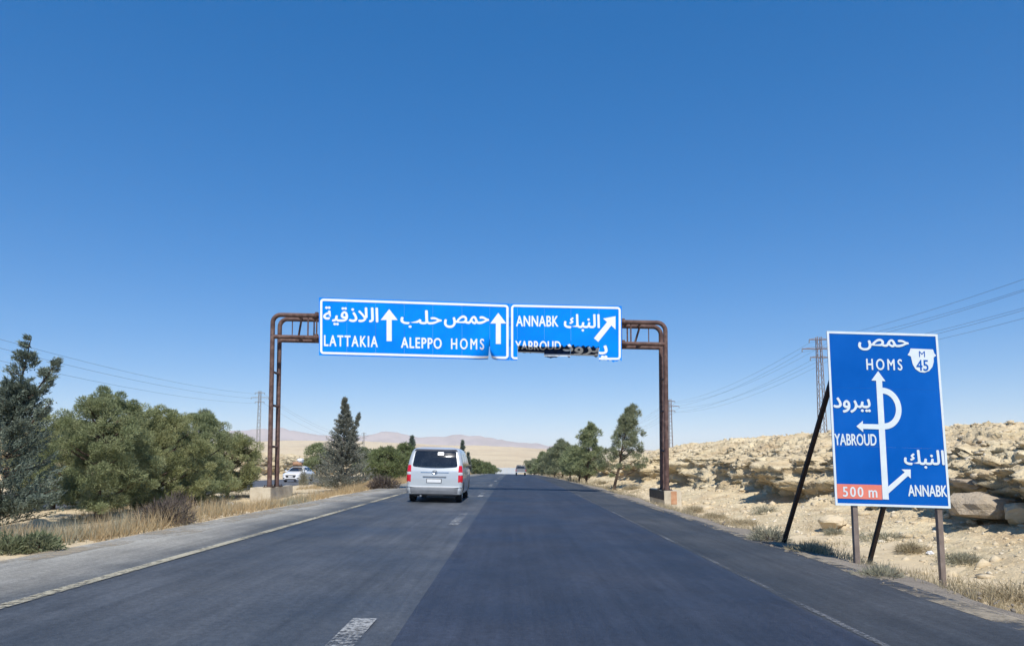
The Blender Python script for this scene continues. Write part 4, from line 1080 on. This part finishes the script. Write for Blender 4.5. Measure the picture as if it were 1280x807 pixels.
# ---- pickup far ahead
pk = empty('pickup', (P(651, 592, 122).x, 122, float(zr(122)) - 0.02), (0, 0.02, 0)); tag(pk, 'dark pickup with a grey tailgate, far ahead in the right lane', 'pickup')
B1 = Shell([(0.42, 0.80, 0.05, 5.0, 0.06, 0.2), (0.5, 0.85, 0.0, 5.05, 0.08, 0.3), (0.95, 0.86, 0.0, 5.0, 0.06, 0.35), (1.02, 0.85, 0.02, 4.9, 0.06, 0.35)])
B1.mesh().build('body', M['dark_paint'], pk, 35)
C1 = Shell([(1.0, 0.82, 2.0, 4.0, 0.1, 0.3), (1.2, 0.80, 2.02, 3.8, 0.1, 0.3), (1.55, 0.70, 2.12, 3.3, 0.12, 0.25), (1.66, 0.6, 2.25, 3.0, 0.15, 0.2)])
C1.mesh().build('cabin', M['dark_paint'], pk, 35)
C1.patch('r', rrect(-0.62, 0.62, 1.14, 1.52, 0.05, -0.55, 0.55), 0.008).build('rear_window', M['glass_dark'], pk)
B1.patch('r', rrect(-0.74, 0.74, 0.62, 0.99, 0.03), 0.01).build('tailgate', M['grey_trim'], pk)
B1.patch('r', rrect(-0.82, 0.82, 0.44, 0.57, 0.03), 0.05).build('bumper', M['plate'], pk)
for sx in (-1, 1):
    B1.patch('r', rrect(sx * 0.795 - 0.04, sx * 0.795 + 0.04, 0.66, 0.95, 0.015), 0.012).build('tail_light', M['red_lens'], pk)
    C1.patch('R' if sx > 0 else 'L', rrect(2.3, 3.4, 1.12, 1.5, 0.05, 2.4, 3.05), 0.006).build('side_window', M['glass_dark'], pk)
    for y_ in (1.0, 4.1): wheel(pk, sx * 0.72, y_, 0.37, 0.24, sx)

# ------------------------------------------------------------------ trees and shrubs
def blades(P0, D, L, Wd, seed):
    """thin pointed leaves: base points, directions, lengths, widths"""
    r = np.random.default_rng(seed); n = len(P0)
    D = D / np.maximum(np.linalg.norm(D, axis=1, keepdims=True), 1e-6)
    S_ = np.cross(D, r.normal(size=(n, 3))); S_ /= np.maximum(np.linalg.norm(S_, axis=1, keepdims=True), 1e-6)
    a = P0 - S_ * Wd[:, None] * 0.5; b = P0 + S_ * Wd[:, None] * 0.5; c = P0 + D * L[:, None]
    V = np.stack([a, b, c], 1).reshape(-1, 3); F = np.arange(3 * n).reshape(n, 3)
    return V, F
def limbs_mesh(segs, n=7):
    m = MB()
    for pts, rad in segs: m.tube(pts, rad, n)
    return m
def pine(seed, H, W, zlow, nclump, nb, rclump, shape='round', lean=(0, 0), leaf=0.15, lw=0.020, depth=1.0):
    """trunk segments + foliage blades; crown = needle clumps on limbs"""
    r = np.random.default_rng(seed)
    C = []
    while len(C) < nclump:
        h = r.uniform(0, 1)
        if shape == 'round': prof_ = math.sqrt(max(0, 1 - (2 * h - 0.92) ** 2 / 1.2)) 
        elif shape == 'cone': prof_ = (1 - h) ** 0.75 * (0.55 + 0.45 * abs(math.sin(h * 11 + seed))) + 0.08
        elif shape == 'feather': prof_ = (1 - h) ** 0.62 * (0.62 + 0.38 * abs(math.sin(h * 7 + seed))) + 0.05
        else: prof_ = (0.35 + 0.65 * math.sin(min(1, (h + 0.12)) * math.pi * 0.82)) * (1 - h) ** 0.35
        az = r.uniform(0, 6.283); lob = 1 + 0.5 * float(vnoise(2.2 * math.cos(az) + 9, 2.2 * math.sin(az) + 9, h * 4, seed))
        rad = prof_ * W / 2 * lob * math.sqrt(r.uniform(0.18, 1)) if h < 0.8 or shape != 'round' else prof_ * W / 2 * lob * math.sqrt(r.uniform(0.02, 1))
        z = zlow + h * (H - zlow) * (0.80 + 0.18 * lob)
        C.append((rad * math.cos(az) + lean[0] * z / H, (rad * math.sin(az)) * depth + lean[1] * z / H, z))
    C = np.array(C)
    rc = rclump * r.uniform(0.7, 1.25, len(C)) * np.interp((C[:, 2] - zlow) / (H - zlow), [0, 0.8, 1], [1.0, 0.95, 0.7])
    k = np.repeat(np.arange(len(C)), nb); n = len(k)
    d = r.normal(size=(n, 3)); d /= np.linalg.norm(d, axis=1, keepdims=True)
    rr = rc[k] * r.uniform(0.25, 1, n) ** 0.6
    P0 = C[k] + d * rr[:, None] * np.array([1, 1, 0.78])
    D = d * 0.9 + np.array([0, 0, 0.55]) + r.normal(size=(n, 3)) * 0.45
    V, F = blades(P0, D, leaf * r.uniform(0.6, 1.3, n), lw * r.uniform(0.8, 1.5, n), seed)
    # trunk and limbs reach the clumps
    tk = [Vector((lean[0] * z / H + 0.04 * math.sin(z * 2 + seed), lean[1] * z / H + 0.04 * math.cos(z * 1.7 + seed), z)) for z in np.linspace(-0.25, H * 0.86, 8)]
    r0 = (0.028 if shape == 'round' else 0.017) * H + 0.02
    segs = [(tk, [r0 * (1 - 0.8 * i / 7) for i in range(8)])]
    for i in r.choice(len(C), min(len(C), 26), replace=False):
        c = Vector(C[i]); zb = max(0.25 * zlow + 0.2, c.z - 0.35 * math.hypot(c.x, c.y) - 0.25); zb = min(zb, H * 0.8)
        b = Vector((lean[0] * zb / H, lean[1] * zb / H, zb)); mid = b.lerp(c, 0.5) + Vector((0, 0, -0.05))
        segs.append(([b, mid, c], [r0 * 0.38, r0 * 0.25, r0 * 0.10]))
    return segs, V, F
def cypress(seed, H, W, nbr, nper, leaf=0.10, lw=0.020, taper=0.8, zlow=0.1, lean=(0, 0), up=0.7, leaders=(), jit=0.055, fpow=1.25):
    r = np.random.default_rng(seed)
    tk = [Vector((lean[0] * (z / H) ** 1.5, lean[1] * z / H, z)) for z in np.linspace(-0.2, H * 0.97, 8)]
    r0 = 0.016 * H + 0.02
    segs = [(tk, [r0 * (1 - 0.9 * i / 7) for i in range(8)])]
    PP = []; DD = []
    def shoots(axis, h0, h1, Wl, num):
        for i in range(num):
            f = r.uniform(0, 1) ** fpow
            z = f
            p = axis(f); az = r.uniform(0, 6.283)
            L_ = Wl * 0.5 * ((1 - f) ** taper * (0.72 + 0.45 * r.uniform()) + 0.02)
            e = up * r.uniform(0.4, 1.2)
            d0 = np.array([math.cos(az) * math.cos(e * 0.4), math.sin(az) * math.cos(e * 0.4), math.sin(e * 0.4)])
            d1 = np.array([math.cos(az) * math.cos(e * 1.3), math.sin(az) * math.cos(e * 1.3), math.sin(e * 1.3)])
            t_ = np.linspace(0.15, 1, nper) ** 0.8
            pts = p[None] + d0[None] * (t_ * L_)[:, None] + (d1 - d0)[None] * (t_ ** 2 * L_ * 0.5)[:, None]
            q = 5
            for s_ in range(q):
                PP.append(pts + r.normal(size=pts.shape) * jit * (1.35 - 0.7 * t_)[:, None])
                DD.append((d0 * 0.5 + d1 * 0.6)[None] + r.normal(size=pts.shape) * 0.55 + np.array([0, 0, 0.25]))
            if i % 5 == 0: segs.append(([Vector(p), Vector(pts[nper // 2]), Vector(pts[-1])], [r0 * 0.25, r0 * 0.16, r0 * 0.05]))
    shoots(lambda f: np.array([lean[0] * f ** 1.5, lean[1] * f, zlow + f * (H - zlow)]), 0, H, W, nbr)
    for (b, tip, wl, num) in leaders:
        b = np.array(b, float); tip = np.array(tip, float)
        shoots(lambda f, b=b, tip=tip: b + (tip - b) * f + np.array([0, 0, -0.15 * math.sin(f * 3.14)]), 0, 1, wl, num)
        segs.append(([Vector(b), Vector((b + tip) / 2 - np.array([0, 0, 0.15])), Vector(tip)], [r0 * 0.5, r0 * 0.35, r0 * 0.1]))
    PP = np.concatenate(PP); DD = np.concatenate(DD); n = len(PP)
    V, F = blades(PP, DD, leaf * r.uniform(0.6, 1.3, n), lw * r.uniform(0.8, 1.5, n), seed)
    return segs, V, F
def plant_tree(name, x, y, data, m, label, group, cat='tree', zoff=0.0, rot=0.0, bark='bark', crown='crown'):
    e = empty(name, (x, y, gzf(x, y) + zoff), (0, 0, rot)); tag(e, label, cat, group)
    segs, V, F = data
    limbs_mesh(segs).build('trunk', M[bark], e, 60)
    link(crown, np_mesh(crown, V, F), M[m], e)
    return e
def at(px, Y): return (px - 639.5) / F_PX * Y
GM = 'trees in the median'
# big blue-green conifer at the left edge
plant_tree('cypress_tree', at(8, 18.4), 18.4, cypress(11, 3.55, 2.8, 360, 16, 0.085, 0.026, 0.42, 0.12, (0.12, 0.0), 0.55,
           [((0.085, 0, 2.8), (0.46, 0, 4.78), 1.0, 60), ((0.085, 0, 2.8), (1.10, 0.1, 4.2), 0.75, 50), ((0.06, 0, 2.3), (1.25, -0.3, 3.12), 0.45, 30), ((0.065, 0, 2.4), (-0.9, 0.2, 4.2), 0.9, 50), ((0.01, 0, 0.5), (1.25, -0.4, 0.8), 1.0, 60)], jit=0.04),
           'cypress', 'blue-green spreading conifer at the left edge of the median', GM)
PK = dict(leaf=0.075, lw=0.0165)
plant_tree('pine_tree', at(128, 21.8), 21.8, pine(121, 3.65, 2.9, 0.4, 230, 430, 0.25, **PK), 'pine', 'tallest rounded bushy pine, next to the blue-green conifer', GM)
plant_tree('pine_tree', at(70, 25.2), 25.2, pine(26, 3.1, 3.2, 0.4, 170, 340, 0.31, **PK), 'pine_warm', 'bushy pine half hidden behind the blue-green conifer', GM)
plant_tree('pine_tree', at(203, 24.6), 24.6, pine(22, 3.35, 2.6, 0.12, 210, 430, 0.25, **PK), 'pine_warm', 'second rounded pine from the left, dark shade beneath it', GM)
plant_tree('pine_tree', at(247, 28.2), 28.2, pine(23, 3.35, 2.6, 0.12, 205, 420, 0.26, **PK), 'pine', 'middle rounded pine of the median clump, thin sapling top behind it', GM)
plant_tree('pine_tree', at(287, 35.2), 35.2, pine(24, 2.95, 2.7, 0.4, 180, 330, 0.29, lean=(0.25, 0), leaf=0.09, lw=0.020), 'pine_warm', 'rightmost rounded pine of the clump, beside the left gantry plinth', GM)
plant_tree('pine_tree', at(256, 41), 41, pine(25, 4.5, 1.9, 1.4, 40, 170, 0.34, 'cone', leaf=0.18, lw=0.03), 'pine_light', 'thin pale sapling whose top shows above the rounded pines', GM)
plant_tree('pine_tree', at(165, 31), 31, pine(27, 3.6, 2.7, 0.4, 150, 230, 0.36, leaf=0.13, lw=0.026), 'pine', 'rounded pine behind the tallest bushy pine', GM)
# grey cypress with two tops beyond the gantry
plant_tree('cypress_tree', at(429, 43.5), 43.5, cypress(12, 5.4, 3.9, 480, 13, 0.11, 0.034, 1.12, 0.1, (0.05, 0), 0.5, [((0.01, 0, 1.5), (0.92, 0, 4.5), 1.5, 90)], jit=0.045, fpow=1.4), 'cypress_grey', 'grey-green cypress with two pointed tops beyond the left gantry leg', GM)
plant_tree('bush_tree', at(484, 72), 72, pine(31, 3.1, 4.0, 0.3, 85, 200, 0.55, leaf=0.24, lw=0.045), 'bush_green', 'broad green bush left of the silver van', GM)
plant_tree('bush_tree', at(506, 79), 79, pine(32, 3.5, 3.4, 0.3, 75, 200, 0.55, leaf=0.24, lw=0.045), 'bush_green', 'green bush touching the left side of the silver van', GM)
plant_tree('cypress_tree', at(515, 88), 88, cypress(13, 5.0, 2.6, 260, 7, 0.25, 0.06, 0.9, 0.3), 'cypress', 'dark pointed conifer above the van roof on its left', GM)
plant_tree('cypress_tree', at(578, 118), 118, cypress(14, 5.4, 1.7, 220, 7, 0.28, 0.07, 0.8, 0.2), 'cypress', 'thin dark cypress rising just right of the van roof', GM)
plant_tree('cypress_tree', at(585, 125), 125, cypress(15, 3.6, 1.4, 160, 6, 0.28, 0.07, 0.8, 0.2), 'cypress', 'short cypress beside the thin one right of the van', GM)
for i, (px_, Y_, h_, w_, lb) in enumerate([(592, 128, 2.3, 3.4, 'dark green shrub right of the silver van'), (601, 150, 2.2, 4.0, 'green shrub in the far median, second right of the van'), (609, 176, 2.3, 4.6, 'far green shrub left of the white barrier'), (614, 205, 2.2, 4.0, 'farthest green shrub, touching the white barrier')]):
    plant_tree('shrub', at(px_, Y_), Y_, pine(40 + i, h_, w_, 0.1, 45, 130, 0.6, leaf=0.3, lw=0.08), 'bush_green', lb, 'shrubs in the far median', 'shrub')
# beyond the opposite carriageway
for i, (px_, Y_, h_, w_, lb) in enumerate([(397, 104, 4.6, 4.2, 'green tree beyond the opposite road, left of the grey cypress'), (455, 112, 4.3, 3.6, 'pale green tree just right of the grey cypress, beyond the opposite road'), (468, 120, 4.2, 3.6, 'pale tree between the grey cypress and the broad green bush')]):
    plant_tree('pine_tree', at(px_, Y_), Y_, pine(50 + i, h_, w_, 1.2, 60, 160, 0.6, leaf=0.3, lw=0.07), 'pine_light' if i else 'pine', lb, 'trees beyond the opposite road')
# pines at the right roadside
GR_ = 'pines along the right roadside'
plant_tree('pine_tree', at(766, 57), 57, pine(61, 6.35, 4.0, 1.7, 150, 120, 0.25, 'feather', (1.35, 0), 0.22, 0.034), 'pine_light', 'tallest roadside pine, leaning right, nearest the right gantry leg', GR_)
plant_tree('pine_tree', at(731, 63.5), 63.5, pine(62, 5.3, 4.2, 0.9, 150, 125, 0.27, 'cone', (0.5, 0), 0.22, 0.036), 'pine', 'dark tiered pine, second along the right roadside', GR_)
plant_tree('pine_tree', at(722, 68), 68, pine(63, 3.2, 2.5, 0.9, 55, 200, 0.45, 'round', (0.2, 0), 0.24, 0.042), 'pine', 'low dark pine at the left foot of the tiered pine', GR_)
plant_tree('pine_tree', at(702, 88), 88, pine(64, 4.7, 4.4, 0.9, 115, 125, 0.36, 'feather', (0, 0), 0.28, 0.05), 'pine_light', 'pale pine third along the right roadside', GR_)
plant_tree('pine_tree', at(692, 97), 97, pine(65, 3.9, 2.6, 1.1, 50, 180, 0.5, 'round', (0, 0), 0.28, 0.055), 'pine_light', 'small pale pine fourth along the right roadside', GR_)
plant_tree('pine_tree', at(712, 82), 82, pine(66, 3.3, 2.3, 0.9, 45, 180, 0.45, 'round', (0, 0), 0.26, 0.05), 'pine', 'small dark pine on a slanting trunk between the pale and the tiered pines', GR_)
plant_tree('pine_tree', at(678, 146), 146, pine(67, 4.8, 4.0, 0.9, 60, 170, 0.6, 'cone', (0, 0), 0.35, 0.085), 'pine', 'far dark pointed pine near the pickup', GR_)
plant_tree('pine_tree', at(685, 132), 132, pine(68, 3.4, 3.4, 0.6, 45, 150, 0.6, 'round', (0, 0), 0.35, 0.08), 'pine_light', 'far low pine right of the dark pointed one', GR_)
plant_tree('pine_tree', at(667, 185), 185, pine(69, 4.0, 4.2, 0.5, 45, 140, 0.7, 'round', (0, 0), 0.4, 0.10), 'pine_light', 'farthest pale tree just right of the pickup', GR_)

# shrubs
def shrub_mesh(seed, rad, h, n, l0, w0, spread=1.0):
    r = np.random.default_rng(seed)
    az = r.uniform(0, 6.283, n); el = np.arccos(r.uniform(0, 1, n) ** spread); t_ = r.uniform(0.15, 1, n) ** 0.6
    d = np.stack([np.cos(az) * np.sin(el), np.sin(az) * np.sin(el), np.cos(el)], -1)
    lob = 1 + 0.35 * vnoise(d[:, 0] * 2 + seed, d[:, 1] * 2, d[:, 2] * 2, seed)
    P0 = d * (t_ * lob)[:, None] * np.array([rad, rad, h])
    D = d + r.normal(size=(n, 3)) * 0.5 + np.array([0, 0, 0.3])
    return blades(P0, D, l0 * r.uniform(0.5, 1.4, n), w0 * r.uniform(0.7, 1.4, n), seed)
def stems(seed, rad, h, k=9):
    r = np.random.default_rng(seed); m = MB()
    for i in range(k):
        a = r.uniform(0, 6.28); q = r.uniform(0.3, 0.8)
        m.tube([(0, 0, -0.08), (q * rad * 0.4 * math.cos(a), q * rad * 0.4 * math.sin(a), h * 0.4), (q * rad * math.cos(a), q * rad * math.sin(a), h * 0.75)], [0.012, 0.008, 0.004], 5)
    return m
def ground_hit(px, py, z_extra=0.0):
    """ground point under a photo pixel (walk along the ray)"""
    lo = None
    for Y_ in np.concatenate([np.arange(4, 60, 0.1), np.arange(60, 300, 1.0)]):
        p = P(px, py, Y_)
        if p.z <= gzf(p.x, p.y) + z_extra: return p
    return P(px, py, 60)
def shrub(px, py, rad, h, n, m, label, seed, Y=None, l0=0.10, w0=0.012, name='dry_shrub', group='dry shrubs in the roadside ditch', zz=None):
    p = ground_hit(px, py) if Y is None else P(px, py, Y)
    e = empty(name, p); tag(e, label, 'shrub', group)
    if group.startswith('dry'): q = 0.8 + 0.5 * ((seed * 37) % 10) / 10; rad *= q * 1.1; h *= 1.05 - 0.35 * q; n = int(n * 0.75)
    V, F = shrub_mesh(seed, rad, h, n, l0, w0)
    link('foliage', np_mesh('foliage', V, F), M[m], e); stems(seed, rad, h).build('stems', M['bark'], e)
    return e
shrub(1262, 752, 0.62, 0.36, 2600, 'dry_shrub', 'large dry shrub at the right edge of the picture, in the ditch', 1)
shrub(1203, 704, 0.42, 0.27, 1800, 'sage_shrub', 'grey-green shrub just right of the right leg of the road sign', 2)
shrub(1140, 690, 0.40, 0.25, 1600, 'dry_shrub', 'dry shrub under the middle of the road sign', 3)
shrub(1108, 676, 0.48, 0.32, 1800, 'sage_shrub', 'grey-green shrub behind the inner back stay of the road sign', 4)
shrub(962, 676, 0.34, 0.38, 1700, 'sage_shrub', 'greenish shrub at the foot of the long black back stay', 5)
shrub(957, 643, 0.55, 0.45, 1700, 'sage_shrub', 'rounded green shrub under the dark ledge of the bank', 6)
shrub(928, 655, 0.45, 0.25, 1500, 'dry_shrub', 'brown shrub between the gantry plinth and the long back stay', 7)
shrub(893, 648, 0.5, 0.32, 1700, 'dry_shrub', 'straw-coloured shrub right of the right gantry plinth', 8)
shrub(868, 640, 0.45, 0.36, 1700, 'dry_shrub', 'dry shrub at the right corner of the right gantry plinth', 9)
shrub(846, 629, 0.4, 0.45, 1700, 'dry_shrub', 'reddish dry shrub touching the right gantry plinth', 10)
shrub(1012, 690, 0.35, 0.22, 1300, 'dry_shrub', 'low dry shrub right of the foot of the long back stay', 11)
shrub(1100, 722, 0.30, 0.16, 1200, 'sage_shrub', 'low shrub at the road edge between the sign legs', 12)
shrub(1042, 668, 0.3, 0.2, 1000, 'sage_shrub', 'small grey shrub left of the left sign leg', 13)
shrub(790, 612, 0.6, 0.45, 1300, 'dry_shrub', 'dry shrub at the roadside before the tallest pine', 14, l0=0.16, w0=0.025)
shrub(755, 606, 0.6, 0.5, 1300, 'dry_shrub', 'dry shrub between the two nearest roadside pines', 15, l0=0.18, w0=0.03)
shrub(1236, 541, 0.5, 0.26, 1200, 'dry_shrub', 'larger dry shrub on top of the bank at upper right', 16, Y=23.5, group='shrubs on top of the bank')
shrub(1268, 542, 0.38, 0.2, 1000, 'dry_shrub', 'smaller dry shrub on top of the bank near the right edge', 17, Y=23.0, group='shrubs on top of the bank')
shrub(1018, 548, 0.3, 0.2, 700, 'dry_shrub', 'tiny shrub on the bank crest below the lattice tower', 18, Y=33, group='shrubs on top of the bank')
GL = 'shrubs in the median grass'
shrub(44, 690, 0.34, 0.30, 1500, 'weed_green', 'leafy green weed at the road edge under the blue-green conifer', 21, l0=0.09, w0=0.022, name='green_weed', group=GL)
shrub(8, 692, 0.26, 0.26, 900, 'weed_green', 'pale green weed at the left edge of the picture', 22, l0=0.09, w0=0.02, name='green_weed', group=GL)
shrub(480, 611, 0.75, 0.6, 1800, 'dark_shrub', 'dark dead tumbleweed bush left of the silver van', 23, l0=0.2, w0=0.03, group=GL)
shrub(379, 606, 0.34, 1.25, 1500, 'sage_shrub', 'tall thin grey shrub in front of the white sedan', 24, l0=0.16, w0=0.022, group=GL)
shrub(205, 654, 0.55, 0.55, 2000, 'dark_shrub', 'dark twiggy bush under the second rounded pine', 25, l0=0.14, w0=0.014, group=GL)
shrub(224, 648, 0.45, 0.6, 1700, 'dark_shrub', 'dark twiggy bush under the middle rounded pine', 26, l0=0.14, w0=0.014, group=GL)
shrub(268, 636, 0.5, 0.28, 1300, 'dark_shrub', 'low brown bush left of the left gantry plinth', 27, l0=0.14, w0=0.016, group=GL)

# dry grass (stuff)
def grass(name, n, xr, yr, m, hmin, hmax, w, seed, label, thr=0.0, fpow=1.6, pfun=None):
    r = np.random.default_rng(seed)
    x = r.uniform(*xr, n * 3); y = yr[0] + (yr[1] - yr[0]) * r.uniform(0, 1, n * 3) ** fpow
    d = fbm(x * 0.9, y * 0.45, 0, 3, seed)
    if pfun is not None: d = d + pfun(x, y)
    k = d > thr; x, y, d = x[k][:n], y[k][:n], d[k][:n]; n = len(x)
    # tufts: pull towards a jittered lattice
    tx = np.round(x / 0.22) * 0.22 + 0.1 * vnoise(np.round(x / 0.22) * 3.1, np.round(y / 0.22) * 2.7, 0, 3); ty = np.round(y / 0.22) * 0.22
    x = x * 0.45 + tx * 0.55; y = y * 0.45 + ty * 0.55
    h = r.uniform(hmin, hmax, n) * (0.55 + np.clip(d - thr, 0, 0.8))
    P0 = np.stack([x, y, gz(x, y) - 0.01], -1)
    D = np.stack([r.normal(0, 0.35, n), r.normal(0, 0.35, n), np.ones(n)], -1)
    V, F = blades(P0, D, h, w * (0.7 + 0.02 * y), seed)
    return tag(link(name, np_mesh(name, V, F), M[m]), label, 'grass', kind='stuff')
edge = lambda x, y: np.interp(x, [-16, -10, -8.6, -7.4, -6.7], [-0.35, -0.2, 0.25, 0.6, 0.3])
grass('dry_grass', 30000, (-13.5, -6.72), (11, 75), 'dry_grass', 0.10, 0.46, 0.012, 3, 'dry straw-coloured grass along the median edge', 0.36, 1.4, edge)
grass('green_grass', 5000, (-9.5, -6.9), (11, 26), 'sage_shrub', 0.15, 0.42, 0.014, 5, 'grey-green grass mixed into the median verge', 0.15, 1.3, edge)
grass('far_grass', 9000, (-14, -6.8), (60, 170), 'dry_grass', 0.3, 0.6, 0.03, 9, 'dry grass of the far median', 0.0, 1.2, edge)
edr = lambda x, y: np.interp(x, [4.8, 5.3, 5.8, 6.6, 8, 11], [-1, 0.0, 0.35, 0.1, -0.15, -0.3])
grass('ditch_grass', 13000, (5.1, 10.0), (9, 60), 'dry_shrub', 0.08, 0.26, 0.012, 13, 'sparse dry grass in the roadside ditch', 0.22, 1.5, edr)
grass('far_ditch_grass', 5000, (5.2, 10), (55, 160), 'dry_shrub', 0.25, 0.5, 0.03, 14, 'dry grass at the foot of the roadside pines', 0.05, 1.2, edr)

# litter
def bag(px, py, s, seed, label, m='plastic_bag'):
    p = ground_hit(px, py); bm = bmesh.new(); bmesh.ops.create_icosphere(bm, subdivisions=3, radius=1)
    V = np.array([v.co for v in bm.verts]); V = V * (1 + 0.45 * fbm(V[:, 0] * 2 + seed, V[:, 1] * 2, V[:, 2] * 2, 4, seed)[:, None]) * s * np.array([1, 0.8, 0.65])
    for v, c in zip(bm.verts, V): v.co = c
    me = bpy.data.meshes.new('plastic_bag'); bm.to_mesh(me); bm.free()
    o = link('plastic_bag', me, M[m]); o.location = p + Vector((0, 0, s * 0.45)); tag(o, label, 'litter', 'litter on the verges')
bag(143, 664, 0.085, 1, 'crumpled white plastic bag in the grass below the tallest bushy pine')
bag(247, 637, 0.11, 2, 'white litter in the dry grass left of the gantry plinth')
bag(287, 632, 0.13, 3, 'white litter nearest the left gantry plinth')
bag(944, 652, 0.10, 4, 'pale scrap of plastic in the ditch before the dark ledge')
bag(1163, 693, 0.07, 5, 'white scrap in the ditch between the legs of the road sign')

# ------------------------------------------------------------------ power lines
def tower(x, y, ztop, zbase, m, label, lattice=True):
    e = empty('power_tower', (x, y, zbase)); tag(e, label, 'power tower', 'power towers beside the highway')
    H = ztop - zbase; a0, a1 = 0.48, 0.26
    hw = lambda z: a0 + (a1 - a0) * z / H
    for sx in (-1, 1):
        for sy in (-1, 1):
            mb = MB(); mb.tube([(sx * a0, sy * a0, -0.5), (sx * a1, sy * a1, H)], 0.055, 5); mb.build('corner_leg', M[m], e)
    mb = MB(); z = 0.0; k = 0
    while z < H - 0.5:
        z2 = z + 0.9
        for f in range(4):
            c = [(-1, -1), (1, -1), (1, 1), (-1, 1)]; p, q = c[f], c[(f + 1) % 4]
            if k % 2: p, q = q, p
            mb.tube([(p[0] * hw(z), p[1] * hw(z), z), (q[0] * hw(z2), q[1] * hw(z2), z2)], 0.028, 4, False)
        z = z2; k += 1
    mb.build('lattice_bracing', M[m], e)
    for (dz, L_) in ((0.35, 1.25), (1.60, 2.25), (2.75, 1.2)):
        mb = MB(); mb.tube([(-L_, 0, H - dz), (L_, 0, H - dz)], 0.07, 6); mb.tube([(-L_, 0, H - dz), (0, 0, H - dz + 0.3), (L_, 0, H - dz)], 0.03, 4)
        ar = mb.build('cross_arm', M[m], e)
        for sx in (-1, 1):
            mb = MB(); mb.lathe([(-0.45, 0.02), (-0.45, 0.06), (-0.3, 0.08), (-0.15, 0.06), (0, 0.05), (0, 0.02)], 8, 'Z', (sx * L_, 0, H - dz)); mb.build('insulator', M['grey_trim'], ar)
    return e
TW = [(1023, 421, 97.5), (837.5, 499.5, 186)]
ptsR = []
for i, (px_, py_, Y_) in enumerate(TW):
    p = P(px_, py_, Y_); ptsR.append(p); tower(p.x, p.y, p.z, 1.0 + float(zr(Y_)), 'tower_steel', ['brown lattice power tower behind the bank, left of the road sign', 'distant power tower just right of the right gantry leg'][i])
pl1 = P(325, 489, 194); pl2 = P(455, 540.5, 400)
tower(pl1.x, pl1.y, pl1.z, 0.5, 'tower_grey', 'grey power tower just left of the left gantry legs')
tower(pl2.x, pl2.y, pl2.z, -4.0, 'tower_grey', 'tiny far power tower right of the grey cypress')
def wires(nodes, group, label, rad, sag, sides=(-1, 1)):
    for (dz, L_) in ((0.8, 1.25), (2.05, 2.25), (3.2, 1.2)):
        for sx in sides:
            pts = []
            for a, b in zip(nodes[:-1], nodes[1:]):
                for k in range(18):
                    t_ = k / 18; q = Vector(a).lerp(b, t_); pts.append(q + Vector((sx * L_, 0, -dz - sag * 4 * t_ * (1 - t_))))
            pts.append(Vector(nodes[-1]) + Vector((sx * L_, 0, -dz)))
            m = MB(); m.tube(pts, rad, 4); o = m.build('power_wire', M['wire'], None, 60); tag(o, label % (('top', 'middle', 'lowest')[(0.8, 2.05, 3.2).index(dz)], ('left', 'right')[sx > 0]), 'wire', group)
pA = ptsR[0] + (ptsR[0] - ptsR[1]); pA.z = 18.3; pZ = ptsR[1] + (ptsR[1] - ptsR[0]); pZ.z = 15.5
wires([pA, ptsR[0], ptsR[1], pZ], 'wires of the right power line', 'thin power wire on the %s arms, %s end, of the towers right of the road', 0.013, 1.7)
d = Vector(pl1) - Vector(pl2); q0 = Vector(pl1) + d; q0.z = 20
wires([q0, pl1, pl2], 'wires of the left power line', 'thin power wire on the %s arms, %s end, of the towers left of the road', 0.018, 4.0, (1,))

# ------------------------------------------------------------------ white barrier where the road dips away
wb = empty('white_barrier', (P(631, 590, 400).x, 400, P(631, 592, 400).z - 2)); tag(wb, 'long white barrier far ahead where the road dips', 'barrier')
for k in range(7):
    m = MB(); x0 = -6.6 + k * 1.95; m.box(x0, x0 + 1.87, -0.25, 0.25, 0.0, 2 + (592 - 584.2) * 400 / F_PX - (0.15 if k % 3 == 2 else 0)); m.build('barrier_panel', M['white_wall'], wb)

# ------------------------------------------------------------------ haze
hz = MB(); hz.box(-9500, 9500, -400, 9400, -40, 335)
hm = bpy.data.materials.new('haze'); hm.use_nodes = True
hn = hm.node_tree; hn.nodes.remove(hn.nodes['Principled BSDF'])
pv = hn.nodes.new('ShaderNodeVolumePrincipled'); pv.inputs['Color'].default_value = (0.93, 0.95, 1.0, 1); pv.inputs['Density'].default_value = 0.000085; pv.inputs['Anisotropy'].default_value = 0.0
hn.links.new(pv.outputs[0], hn.nodes['Material Output'].inputs['Volume'])
tag(hz.build('haze', hm), 'thin pale haze over the desert plain', 'haze', kind='stuff')
